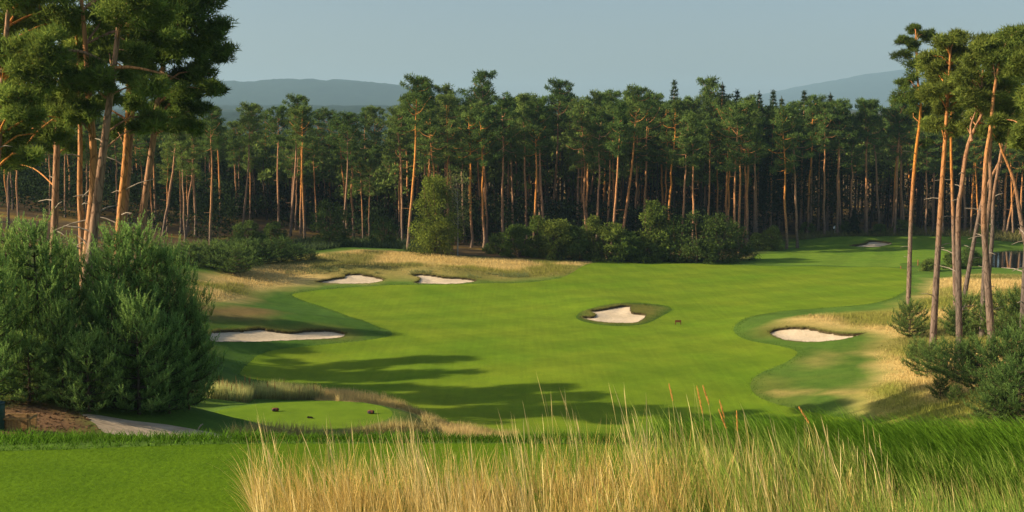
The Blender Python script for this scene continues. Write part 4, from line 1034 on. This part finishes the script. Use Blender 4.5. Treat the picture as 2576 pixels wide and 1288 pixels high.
yl = [ # foot x, foot y, top y, width, prototype, label
 (100,990,546,250,4,'tallest young pine of the thicket, nearest the picture edge',GY),(30,985,566,230,0,'young pine cut by the picture edge, behind the mound of soil',GY),(172,985,612,230,1,'young pine in the back of the thicket, below the pale trunk',GY),
 (292,1000,580,250,0,'broad young pine in the middle of the thicket',GY),(357,1005,554,270,4,'young pine with the tall bright candle top',GY),(430,1015,626,250,1,'dark young pine on the fairway side of the thicket',GY),
 (476,1030,740,150,2,'low dark young pine at the fairway end of the thicket',GY),(225,1036,846,190,2,'small grey-green young pine in front, above the path',GY),(350,1042,760,230,2,'young pine in front of the thicket, overhanging the path',GY),
 (75,1012,850,190,2,'low young pine in front, behind the soil mound',GY),(425,1040,800,200,2,'dark young pine low on the fairway side, by the path end',GY),(160,1014,760,170,1,'mid-height young pine between the soil mound and the front one',GY),(290,1020,720,210,2,'young pine filling the middle of the thicket at half height',GY),(-30,1010,600,220,0,'young pine almost outside the picture edge',GY),
 (2288,850,764,95,5,'lone round young pine beside the wispy-topped pine',GZ_),(2332,950,865,104,5,'young pine at the fairway side of the front row',GZ_),(2398,965,863,151,5,'young pine around the foot of the forking pine',GZ_),(2468,985,859,163,5,'wide young pine in the front row under the scaly pine',GZ_),
 (2540,1000,847,174,5,'tall young pine near the picture edge, front row',GZ_),(2432,845,748,110,5,'young pine in the back row behind the forking pine',GZ_),(2408,850,778,75,6,'small young pine in the back row, left of its taller neighbour',GZ_),(2520,852,744,129,5,'young pine in the back row right of the scaly pine',GZ_),
 (2575,872,737,127,5,'young pine in the back row at the picture edge',GZ_),(2560,1070,921,174,5,'large young pine lowest at the picture edge',GZ_),(2500,1070,971,127,5,'young pine low in front, left of the lowest one',GZ_),(2365,1004,950,59,6,'little young pine alone in the grass in front of the row',GZ_),
 (2404,1014,969,43,6,'smallest young pine beside the little one in the grass',GZ_),(2310,910,856,69,6,'low young pine left of the front row',GZ_),(2600,960,816,174,5,'young pine at the edge behind the front row',GZ_),
 (480,666,612,98,5,'bushy young pine at the thicket end of the far bush band',GW),(530,674,612,103,5,'second bushy young pine of the far bush band',GW),(590,690,622,114,5,'nearest and lowest bushy young pine of the far band',GW),(612,660,606,98,5,'rounded young pine in the back of the far bush band',GW),
 (660,662,608,96,5,'bushy young pine in the middle of the far band',GW),(708,660,604,96,5,'bushy young pine with upright tips near the ridge',GW),(745,656,618,64,6,'small bushy young pine where the ridge begins',GW),(562,664,608,92,5,'young pine wedged between the nearest and second of the band',GW),(785,655,630,34,6,'tiny bush alone on the tan ridge',GW)]
rs = np.random.RandomState(61); feet = hit([q[0] for q in yl], [q[1] for q in yl], 28, 260)
for (fx, fy, ty, wd, k, lab, grp), p in zip(yl, feet):
    if grp == GY: p = hit([fx], [fy], 33, 60)[0]
    root, H, sprd = YP[k]; h = (at(fx, ty, p[1])[2] - p[2]) * (.95 if grp == GY else 1); w_ = wd / F_V * p[1]
    place(root, (p[0], p[1], p[2] - .05), (0, 0, rs.rand() * 6.28), (w_ / (2 * sprd) * 1.12, w_ / (2 * sprd) * 1.12, h / H), lab, 'young pine', grp)

for r_ in PROTO + SPR + SH + [q[0] for q in YP]:          # a kind that was not needed
    if r_ not in USED:
        for ch in KIDS[r_]: bpy.data.objects.remove(ch)
        bpy.data.objects.remove(r_)
# ================================================================== SMALL THINGS
M['wood_box'] = plain_mat('weathered_box_wood', (.30, .185, .075), .85, .35, 8, .1, 0, .4, (1, 1, 6))
M['bin_green'] = plain_mat('bin_green_plastic', (.012, .06, .04), .45, .2, 4, .4)
M['bin_lid'] = plain_mat('bin_lid_plastic', (.008, .035, .032), .4, .15, 4, .4)
M['log_bark'] = plain_mat('log_marker_bark', (.17, .06, .04), .8, .45, 9, .15)
M['log_end'] = plain_mat('log_marker_end', (.035, .045, .085), .6, .3, 9, .25)
M['sign_wood'] = plain_mat('sign_wood', (.16, .06, .025), .7, .3, 12, .2)
M['white'] = plain_mat('flag_cloth', (.75, .75, .73), .8, .06, 5, .1)
M['pole'] = plain_mat('flag_pole_paint', (.68, .68, .64), .5, .06, 5, .3)
M['stake'] = plain_mat('stake_paint', (.32, .10, .06), .8, .3, 8, .1)
M['dock'] = plain_mat('dry_seed_brown', (.085, .04, .02), .95, .5, 30, .05)
M['clod'] = plain_mat('dark_soil_clod', (.02, .018, .015), .95, .4, 9, .05, 0, .8)
# tee markers: short logs lying across, sawn end painted
for (vx, vy, rz, lab) in [(693, 1035, R(8), 'red-brown log tee marker farther left on the forward tee'), (933, 1041, R(-6), 'red-brown log tee marker at the right end of the forward tee')]:
    p = hit([vx], [vy], 40, 60)[0]; r = empty('tee_marker', (p[0], p[1], p[2])); r.rotation_euler = (0, 0, rz); tag(r, lab, 'tee marker', 'log markers on the forward tee')
    an = np.linspace(0, 1, 7); b = MB(); b.tube(np.column_stack([-.13 + .26 * an, 0 * an, np.full(7, .085)]), [.07, .083, .085, .084, .085, .083, .07], 14); link('log', b.data('log', M['log_bark'], True), r)
    for sx in (-1, 1):
        b = MB(); b.tube([(sx * .124, 0, .085), (sx * .136, 0, .085)], [.066, .062], 14); link('sawn_end', b.data('sawn_end', M['log_end']), r)
    b = MB(); b.box((-.05, -.084, .09), (.09, .012, .09)); link('plaque', b.data('plaque', M['log_end']), r)
p = hit([778], [1052], 40, 60)[0]
rs = np.random.RandomState(3); b = MB()
for q in range(4): b.tube(np.array([(-.12 + .06 * q, .02 * rs.randn(), .02), (-.06 + .06 * q, .02 * rs.randn(), .05), (.0 + .06 * q, .02 * rs.randn(), .02)]), [.02, .045, .015], 6)
o = link('divot', b.data('divot', M['clod']), None, tuple(p)); o.rotation_euler = (0, 0, -.3); tag(o, 'small dark clod lying in the shaded part of the forward tee', 'clod')
# low sign on the fairway
p = hit([1706], [817], 60, 140)[0]; r = empty('low_sign', tuple(p)); tag(r, 'low brown board on two posts on the fairway beside the middle bunker', 'sign'); s_ = p[1] / F_V
b = MB(); b.box((0, 0, 9.2 * s_), (15 * s_, .05, 5.6 * s_)); link('board', b.data('board', M['sign_wood']), r)
for sx in (-1, 1): b = MB(); b.box((sx * 6.8 * s_, .06, 5.5 * s_), (.07, .06, 12 * s_)); link('post', b.data('post', M['sign_wood']), r)
# flag
p = hit([2100], [592], 100, 280)[0]; s_ = p[1] / F_V; r = empty('golf_flag', tuple(p)); tag(r, 'white flag on a thin pole on the far putting green', 'flag')
b = MB(); b.tube([(0, 0, 0), (0, 0, 12 * s_), (0, 0, 24 * s_)], [.03, .03, .03], 8); link('pole', b.data('pole', M['pole'], True), r)
xs = np.linspace(0, 1, 7); V = np.array([(-.02 - x * 4.5 * s_, .12 * math.sin(x * 5) * x, zz) for x in xs for zz in ((23.5 - 2.0 * x) * s_, (17.5 - 1.2 * x) * s_)]); k = np.arange(6) * 2
b = MB(); b.add(V, Q=np.stack([k, k + 1, k + 3, k + 2], 1)); b.add(V + [0, .012, 0], Q=np.stack([k, k + 2, k + 3, k + 1], 1)); link('flag_cloth', b.data('flag_cloth', M['white'], True), r)
# stakes
for vx, vy, hp, lab in [(2309,668,14,'short red stake on the bank before the pond'),(2266,676,6,'tiny stake at the far corner of the fairway'),(2405,712,10,'short stake in the tan grass between the tall pines')]:
    p = hit([vx], [vy], 60, 260)[0]; s_ = p[1] / F_V; b = MB(); b.box((0, 0, hp * s_ / 2), (.09, .09, hp * s_)); b.add(np.array([(-.045, -.045, 0), (.045, -.045, 0), (.045, .045, 0), (-.045, .045, 0), (0, 0, .07)]) + [0, 0, hp * s_], T=[(0, 1, 4), (1, 2, 4), (2, 3, 4), (3, 0, 4)])
    o = link('stake', b.data('stake', M['stake']), None, tuple(p)); tag(o, lab, 'stake', 'stakes of the course')
# waste bin at the picture edge and the wooden box frame beside it
p = hit([-4], [1080], 30, 60)[0]; s_ = p[1] / F_V
r = empty('waste_bin', tuple(p)); tag(r, 'dark green waste bin cut by the picture edge', 'bin')
b = MB(); n_ = 20; zz = np.array([0, .05, .3, .6, .82]); b.tube(np.column_stack([0 * zz, 0 * zz, zz]), [.19, .2, .205, .215, .22], n_); link('body', b.data('body', M['bin_green'], True), r)
b = MB(); b.tube([(0, 0, .80), (0, 0, .84), (0, 0, .86), (0, 0, .90)], [.235, .24, .225, .10], n_); link('lid', b.data('lid', M['bin_lid'], True), r)
for zz in (.25, .5): b = MB(); a_ = np.linspace(0, 6.283, 25); b.tube(np.column_stack([.215 * np.cos(a_), .215 * np.sin(a_), np.full(25, zz)]), .012, 5, cap=False); link('hoop', b.data('hoop', M['bin_green'], True), r)
p = hit([40], [1086], 30, 60)[0]; s_ = p[1] / F_V; r = empty('wooden_box', (p[0], p[1], p[2] - .03)); tag(r, 'open wooden box frame of planks beside the waste bin', 'box')
def part(nm, c, sz, mt='wood_box'): b = MB(); b.box(c, sz); return link(nm, b.data(nm, M[mt]), r)
for x in (-.43, .12, .42):
    for y_ in (0, .5): part('post', (x, y_, .23), (.055, .05, .46))
part('rail', (-.155, -.028, .44), (.60, .03, .07)); part('rail', (.27, -.030, .445), (.36, .03, .05)); part('rail', (0, .53, .44), (.92, .03, .07))
for x in (-.445, .445): part('rail', (x, .25, .44), (.03, .5, .07))
for i in range(6): part('plank', (-.36 + .088 * i, .03, .2), (.080, .02, .36 + .02 * (i % 2)))
for i in range(5): part('back_plank', (-.36 + .175 * i, .50, .2), (.165, .02, .38))
# dry dock plant with dark seed spikes
p = at(2360, 1075, 16.4); z = gh(p[0], p[1]); z = min(p[2], z + .1); r = empty('dock_plant', (p[0], p[1], z)); tag(r, 'dry dark brown seed plant standing on the green bank', 'plant'); rs = np.random.RandomState(8)
for i, (dx, h, ln) in enumerate([(-.11, .15, -.25), (-.07, .19, -.12), (-.01, .22, .1), (.05, .20, .3), (.10, .27, .45), (.02, .13, -.3)]):
    S = np.array([(dx * .3, 0, -.1), (dx, .02 * rs.randn(), h * .5), (dx + ln * h * .6, .02 * rs.randn(), h)]); S = spline(S, .02, False)
    b = MB(); b.tube(S, .005, 5); sp_k = link('stem', b.data('stem', M['dock'], True), r)
    b = MB()
    for q in S[len(S) // 3:]:
        for _ in range(3): c = q + rs.randn(3) * .006; b.tube([c, c + rs.randn(3) * .008 + [0, 0, .008]], [.008, .004], 4)
    link('seed_spike', b.data('seed_spike', M['dock'], True), sp_k)
# pale stick by the path
p = hit([497], [1082], 30, 60)[0]; b = MB(); b.tube([(0, 0, -.02), (.08, 0, .13), (.19, .02, .22)], [.02, .022, .018], 6); b.tube([(.08, 0, .13), (.10, .02, .2)], [.012, .008], 5)
o = link('stick', b.data('stick', M['deadwood'], True), None, tuple(p)); tag(o, 'short pale broken stick beside the sandy path', 'stick')
# tall seed heads over the foreground grass
rs = np.random.RandomState(15); M['seed'] = plain_mat('seed_head_tan', (.50, .24, .065), .9, .35, 40, .05); M['stemc'] = plain_mat('grass_stem', (.34, .30, .10), .9, .25, 20, .05)
heads = [((1683,968),(1692,1008),'single upright seed head farthest left over the grass'),((1753,974),(1767,1040),'longest seed head of the close pair'),((1768,972),(1783,1018),'right-hand seed head of the close pair'),((1810,1010),(1822,1052),'seed head right of the close pair'),
         ((1808,1032),(1826,1078),'lower seed head right of the close pair, dipping into the grass'),((1853,1036),(1855,1085),'pale upright seed head near the dark green bank'),((2010,1026),(2034,1064),'tilted seed head in front of the dark green bank'),
         ((2378,1108),(2382,1138),'pale seed head on the bank, left of two'),((2450,1112),(2466,1152),'pale tilted seed head on the bank, right of two')]
for (tx, ty), (bx, by), lab in heads:
    d = 9.6 if tx < 2100 else 11.5; T = at(tx, ty, d); B = at(bx, by, d); dv = (B - T) / np.linalg.norm(B - T); foot = B + np.array([dv[0] * .25, rs.randn() * .02, 0]); foot[2] = 14.5 - .33 * max(d - 11.1, 0) - .05
    r = empty('seed_head_grass', tuple(foot)); tag(r, lab, 'grass stem', 'tall seed heads over the foreground grass')
    S = spline(np.array([foot, foot * .5 + B * .5 + [.01, 0, .05], B, T]), .03, False) - foot; b = MB(); b.tube(S, np.linspace(.0035, .0018, len(S)), 5); link('stalk', b.data('stalk', M['stemc'], True), r)
    b = MB(); Lh = np.linalg.norm(B - T); n = int(Lh / .004)
    for q in np.linspace(0, 1, n):
        c = B + (T - B) * q - foot; rr = .010 * math.sin(math.pi * (.12 + .84 * q)) ** .7
        for _ in range(2): u = unit(rs.randn(3)) * rr; b.tube([c + u * .2, c + u + [0, 0, .014]], [.0035, .001], 3, cap=False)
    link('seeds', b.data('seeds', M['seed']), r)
# ================================================================== GRASS
M['blade'] = leaf_mat('grass_blades', .35, .0, .0)
def sample(P, n, rs, ok=None):
    lo, hi = P.min(0), P.max(0); out = []
    m = 0
    while m < n:
        q = lo + rs.rand(n * 2, 2) * (hi - lo); q = q[poly_sd(P, q[:, 0], q[:, 1]) < 0]
        if ok is not None: q = q[ok(q)]
        out.append(q); m += len(q)
        if len(q) == 0: break
    return np.concatenate(out)[:n]
def vis(q): vx, vy = proj(np.column_stack([q, gq(q[:, 0], q[:, 1])])); return (vx > -80) & (vx < 2660)
def field(name, pts, h, w, lean, yaw, c0, c1, label, segs=1, bend=.4, seed=1, z=None, prof=None):
    rs = np.random.RandomState(seed); z = gq(pts[:, 0], pts[:, 1]) if z is None else z
    V, F, C = blades(pts[:, 0], pts[:, 1], z - .02, h, w, lean, yaw, c0, c1, segs, bend, prof, rs)
    o = link(name, mesh_data(name, V, F, M['blade'], C)); tag(o, label, 'grass', kind='stuff'); return o
def notin(q):
    k = poly_sd(FAIR, q[:, 0], q[:, 1]) > .25
    for p in BPOLY: k &= poly_sd(p, q[:, 0], q[:, 1], 2) > .15
    return k & vis(q)
TAN0, TAN1 = np.array([.48, .36, .13]), np.array([.76, .58, .26])
rs = np.random.RandomState(21)
for nm, P, n, hh, ww, lab, dens_s, wob in [('ridge_grass', TAN_L, 34000, .42, .05, 'tan and green tall grass on the ridge behind the two bunkers', 9, 1),
                              ('slope_grass', TAN_R, 60000, .46, .04, 'tan tall grass on the slope around the tall pines', 9, 2),
                              ('tee_side_grass', TAN_T, 30000, .80, .026, 'tan tall grass wrapped around the forward tee', 4, 3)]:
    q = sample(np.asarray(P), n, rs, notin); n = len(q); g = fnoise(q[:, 0], q[:, 1], 9, 1)[:, None]; y3 = fnoise(q[:, 0], q[:, 1], 18, 6)[:, None]
    gm = smooth(.45 if wob == 2 else .5, .6, g) * .85; grn = np.array([.15, .175, .04]) * (1 - smooth(.5, .6, y3)) + np.array([.21, .235, .035]) * smooth(.5, .6, y3)
    if wob == 2:
        yw_ = np.maximum(band(YGRN, q[:, 0], q[:, 1], 1.5) * .85, band(OLIVE, q[:, 0], q[:, 1], 2) * .7)[:, None]; gm = np.maximum(gm, yw_); grn = grn * (1 - yw_) + np.array([.24, .29, .04]) * yw_
    if wob == 3: gm = gm * .3
    t1 = TAN1 * (1 - gm) + grn * 1.25 * gm; t0 = TAN0 * (1 - gm) + grn * .8 * gm; v = .75 + .5 * rs.rand(n, 1)
    tall = .45 + .9 * fnoise(q[:, 0], q[:, 1], 3, 5)
    edge = smooth(0, 2.5, -poly_sd(np.asarray(P), q[:, 0], q[:, 1]))
    if wob == 3: edge = np.maximum(edge, .5)
    h = hh * tall * (.3 + .7 * edge) * (.6 + .7 * rs.rand(n))
    for p in BPOLY: h *= .35 + .65 * smooth(1.0, 4.0, poly_sd(p, q[:, 0], q[:, 1], 6))
    field(nm, q, h, ww * (.6 + .8 * rs.rand(n)), .15 + .5 * rs.rand(n), rs.rand(n) * 6.28, t0 * v, t1 * v, lab, 1, .4, 31 + wob)
# uncut edge along the fairway and the collar of the middle bunker
ee = []; 
for P_, k_ in ((FAIR, 26), (COLLAR, 40)):
    nr = np.stack([np.gradient(P_[:, 1]), -np.gradient(P_[:, 0])], 1); nr /= np.linalg.norm(nr, axis=1)[:, None] + 1e-9
    if np.sum(P_[:, 0] * np.roll(P_[:, 1], -1) - np.roll(P_[:, 0], -1) * P_[:, 1]) < 0: nr = -nr
    if P_ is COLLAR: nr = -nr
    ii_ = np.repeat(np.arange(len(P_)), k_); ee.append(P_[ii_] + nr[ii_] * (np.abs(rs.randn(len(ii_))) * (.45 if P_ is FAIR else .9) - .04)[:, None] + rs.randn(len(ii_), 2) * .2)
q = np.concatenate(ee); q = q[vis(q)]
for p in BPOLY: q = q[poly_sd(p, q[:, 0], q[:, 1], 2) > .1]
n = len(q); v = .6 + .7 * rs.rand(n, 1)
field('fairway_edge_grass', q, .05 + .09 * rs.rand(n), np.full(n, .05), .3 + .5 * rs.rand(n), rs.rand(n) * 6.28, np.array([.06, .12, .018]) * v, np.array([.13, .20, .03]) * v, 'short uncut grass edging along the fairway', 1, .4, 39)
# reed bed behind the forward tee
RE = W([(522,1004),(560,992),(620,988),(700,990),(780,996),(815,1004),(760,1007),(640,1004),(560,1006)])
q = sample(RE, 9000, rs); n = len(q); g = fnoise(q[:, 0], q[:, 1], 1.6, 7)[:, None]; v = .7 + .6 * rs.rand(n, 1)
field('reed_bed', q, (.55 + .5 * rs.rand(n)) * (.7 + .5 * g[:, 0]), np.full(n, .03), .1 + .35 * rs.rand(n), rs.rand(n) * 6.28, (np.array([.14, .19, .06]) * (1 - g) + np.array([.3, .25, .1]) * g) * v,
      (np.array([.50, .58, .18]) * (1 - g) + np.array([.75, .65, .26]) * g) * v, 'pale reed bed along the back of the forward tee', 2, .3, 41)
q = sample(RE, 60, rs); n = len(q)
field('reed_plumes', q, .95 + .3 * rs.rand(n), np.full(n, .05), .1 * rs.rand(n), rs.rand(n) * 6.28, np.full((n, 3), .2) * [1, .8, .3], np.tile([[.42, .2, .07]], (n, 1)), 'brown plumes standing above the reed bed', 3, .3, 42, None, lambda t: .25 if t < .6 else 1.0 - (t - .6) * 1.5)
# low weeds on the ridge foot
BW = W([(700,672),(860,672),(1000,680),(1200,690),(1330,688),(1330,698),(1200,700),(1000,690),(860,688),(720,690)])
q = sample(BW, 7000, rs, notin); n = len(q); g = fnoise(q[:, 0], q[:, 1], 3, 9); k = g > .48; q = q[k]; n = len(q)
q = q[rs.rand(n) < .55]; n = len(q)
field('ridge_weeds', q, .15 + .3 * rs.rand(n), np.full(n, .07), .3 + .5 * rs.rand(n), rs.rand(n) * 6.28, np.tile([[.16, .19, .07]], (n, 1)), np.array([.27, .31, .13]) * (.6 + .7 * rs.rand(n, 1)), 'grey-green weeds along the foot of the tan ridge', 1, .4, 43)
# forest edge herbs
FE = np.vstack([W([(740,640),(860,622),(1000,626),(1060,640)]), W([(1060,612),(860,604),(740,608)])])
q = sample(FE, 9000, rs, vis); n = len(q)
field('forest_edge_herbs', q, .4 + .9 * rs.rand(n) ** 2, np.full(n, .16), .3 + .5 * rs.rand(n), rs.rand(n) * 6.28, np.tile([[.05, .08, .03]], (n, 1)), np.array([.085, .125, .05]) * (.6 + .7 * rs.rand(n, 1)), 'dull green herbs along the shaded forest edge', 1, .4, 44)
FE2 = np.vstack([W([(2010,604),(2080,597),(2300,593),(2440,596),(2560,612),(2700,618)]), W([(2700,588),(2300,578),(2010,586)])])
q = sample(FE2, 9000, rs, vis); n = len(q); g = fnoise(q[:, 0], q[:, 1], 7, 3)[:, None]
field('green_edge_grass', q, .3 + .9 * rs.rand(n) ** 2, np.full(n, .14), .3 + .5 * rs.rand(n), rs.rand(n) * 6.28, np.tile([[.10, .12, .04]], (n, 1)), (np.array([.15, .19, .05]) * (1 - g) + np.array([.34, .28, .10]) * g) * (.6 + .7 * rs.rand(n, 1)), 'mixed tall grass between the putting green and the forest', 1, .4, 45)
# litter and dry grass on the knoll under the young pines and along the path
q = sample(np.asarray(KNOLL), 12000, rs, vis); q = q[(q[:, 1] < 60) & (poly_sd(PATH, q[:, 0], q[:, 1]) > .05)]; n = len(q)
field('path_side_grass', q, .12 + .3 * rs.rand(n) ** 2, np.full(n, .018), .2 + .6 * rs.rand(n), rs.rand(n) * 6.28, np.tile([[.14, .09, .04]], (n, 1)), np.array([.33, .22, .10]) * (.5 + .8 * rs.rand(n, 1)), 'dry brown grass under the young pines beside the path', 1, .4, 46)
# clods on the soil mound
rsd = np.random.RandomState(47); q = sample(np.asarray(DIRT), 900, rsd, vis); b = MB()
for (x, y_) in q:
    z = gh(x, y_); s = .02 + .06 * rsd.rand() ** 2; V = unit(rsd.randn(6, 3)) * s * [1.4, 1, .7] + [x, y_, z]
    b.add(V, T=[(0, 1, 2), (1, 3, 2), (3, 4, 2), (4, 5, 1), (5, 0, 3), (0, 2, 4), (5, 4, 0), (1, 5, 3)], col=np.array([.22, .13, .07]) * (.4 + .9 * rsd.rand()))
o = link('soil_clods', b.data('soil_clods', M['blade'])); tag(o, 'loose brown soil and clods heaped beside the path', 'soil', kind='stuff')

# ---- grass round the camera's tee
rs = np.random.RandomState(70)
zt = lambda q: ground_h(q[:, 0], q[:, 1])
n = 95000; q = np.column_stack([rs.uniform(-5.8, 5.5, n), rs.uniform(8.6, 11.25, n)]); q = q[(poly_sd(MOWN, q[:, 0], q[:, 1]) < .03) & (q[:, 0] < 2.5 + 4 * rs.rand(n))]; n = len(q)
pn = fnoise(q[:, 0], q[:, 1], .8, 3)[:, None]; pn2 = fnoise(q[:, 0] * .5, q[:, 1] * 2.2, .22, 8)[:, None]; v = (.6 + .8 * rs.rand(n, 1)) * (.3 + .75 * pn + .65 * pn2)
field('tee_grass', q, .014 + .022 * rs.rand(n), np.full(n, .009), .2 + .6 * rs.rand(n), rs.rand(n) * 6.28, np.array([.06, .125, .005]) * v, np.array([.12, .21, .010]) * v, 'closely mown grass of the front tee', 1, .3, 71, zt(q))
# longer fringe behind the tee
n = 30000; q = np.column_stack([rs.uniform(-6.5, 3.8, n), rs.uniform(10.7, 13.4, n)]); q = q[poly_sd(MOWN, q[:, 0], q[:, 1]) > -.02]; n = len(q); pn = fnoise(q[:, 0], q[:, 1], .5, 5)
v = (.6 + .7 * rs.rand(n, 1)) * (.6 + .7 * pn[:, None]); hh = (.07 + .13 * pn) * (.7 + .6 * rs.rand(n)) * (.45 + .55 * smooth(11, 11.8, q[:, 1]))
field('fringe_grass', q, hh, np.full(n, .012), .3 + .6 * rs.rand(n), rs.rand(n) * 6.28, np.array([.06, .13, .012]) * v, np.array([.13, .26, .025]) * v, 'uncut dark green grass fringe behind the front tee', 2, .6, 72, zt(q))
# lush bank to the right
n = 60000; q = np.column_stack([rs.uniform(1.6, 8.6, n), rs.uniform(9.3, 16.8, n)]); q = q[(q[:, 1] > 10.9 - 1.6 * smooth(1.9, 2.6, q[:, 0])) & (q[:, 0] < .5 * q[:, 1] + 1)]; n = len(q); pn = fnoise(q[:, 0], q[:, 1], .7, 6); pb = fnoise(q[:, 0], q[:, 1], 1.8, 4)
v = (.6 + .7 * rs.rand(n, 1)) * (.65 + .6 * pn[:, None])
field('bank_grass', q, (.16 + .28 * pb) * (.6 + .7 * rs.rand(n)), np.full(n, .011), .55 + .5 * rs.rand(n), 2.2 + 1.6 * pb + .5 * rs.randn(n), np.array([.075, .16, .014]) * v, np.array([.18, .34, .03]) * v, 'lush dark green grass flopping over the bank', 3, .9, 73, zt(q))
# the tall dry grass in front
def tall(n, x0, x1, y0, y1, h0, h1, colA, colB, seed, name, label, lean0=.1, lean1=.35, yaw=None, w=.005, keep=None, ear=False, segs=4):
    rs = np.random.RandomState(seed); k = rs.rand(max(n // 16, 1), 2) * [x1 - x0, y1 - y0] + [x0, y0]; q = k[rs.randint(len(k), size=n)] + rs.randn(n, 2) * [.055, .05]
    if keep is not None: q = q[keep(q, rs)]
    n = len(q); v = .65 + .6 * rs.rand(n, 1); m = rs.rand(n, 1); cA, cB = np.array(colA), np.array(colB); c = (cA * m + cB * (1 - m)) * v
    h = h0 + (h1 - h0) * rs.rand(n) ** 2.0; h *= .6 + .75 * fnoise(q[:, 0], q[:, 1], .9, 12); h *= 1 - .18 * smooth(2.2, 4.2, q[:, 0])
    yw = rs.rand(n) * 6.28 if yaw is None else yaw + rs.randn(n) * .7
    if ear: prof = lambda t: .45 if t < .72 else 1.5 * (1 - t) / .28 + .25
    else: prof = None
    field(name, q, h, w * (.6 + .8 * rs.rand(n)), lean0 + (lean1 - lean0) * rs.rand(n), yw, c * np.array([.75, .82, .7]), c * 1.15, label, segs, .9, seed + 1, zt(q), prof)
lft = lambda q, rs: (q[:, 0] > -2.12 * q[:, 1] / 9 + .16 * fnoise(q[:, 1], q[:, 0], .6, 2) - .05) & (q[:, 1] < 9.35 + .30 * np.clip(q[:, 0] + .5, 0, 2.2) + .25 * rs.rand(len(q))) & (rs.rand(len(q)) < 1.15 - .92 * smooth(.5, 2.3, q[:, 0]))
TA, TB = (.74, .55, .22), (.60, .40, .11)
tall(19000, -2.4, 3.0, 6.9, 10.4, .20, .62, TA, TB, 80, 'tall_dry_grass', 'thick clump of tall straw-coloured grass in front', .05, .4, None, .0055, lft)
tall(2300, -2.3, 3.2, 7.4, 10.4, .42, .86, (.78, .62, .30), (.62, .48, .19), 82, 'straw_stems', 'thin straw stems with ears rising above the dry clump', .05, .3, math.pi, .005, lft, True, 6)
tall(20000, .3, 6.3, 6.8, 10.6, .26, .60, (.22, .36, .05), (.40, .48, .10), 84, 'tall_green_grass', 'tall green grass mixed into the straw at the near right', .25, .65, math.pi, .0065, lambda q, rs: (rs.rand(len(q)) < smooth(.6, 2.2, q[:, 0]) * .9 + .1) & (q[:, 1] < 10.6 - .5 * smooth(2.2, 3.5, q[:, 0])))
tall(5500, 1.8, 6.5, 6.8, 9.9, .22, .48, TA, (.42, .37, .12), 86, 'mixed_dry_grass', 'straw-coloured grass standing among green blades at the near right', .1, .5, math.pi, .0055, None)
tall(1500, -2.3, -1.2, 7.0, 9.2, .35, .6, TA, TB, 88, 'spilling_dry_grass', 'straw blades arching out over the mown tee', .4, .8, math.pi, .005, lft)
# ================================================================== HAZE
m = bpy.data.materials.new('haze_air'); m.use_nodes = True; t = m.node_tree; t.nodes.clear()
out = t.nodes.new('ShaderNodeOutputMaterial'); pv = t.nodes.new('ShaderNodeVolumePrincipled')
pv.inputs['Color'].default_value = (.46, .73, .98, 1); pv.inputs['Density'].default_value = 1.25e-4; pv.inputs['Anisotropy'].default_value = .1
t.links.new(pv.outputs[0], out.inputs['Volume'])
b = MB(); b.box((0, 4600, 262), (17000, 11000, 532))
o = link('haze', b.data('haze', m)); tag(o, 'pale evening haze over the far country', 'haze', kind='stuff')
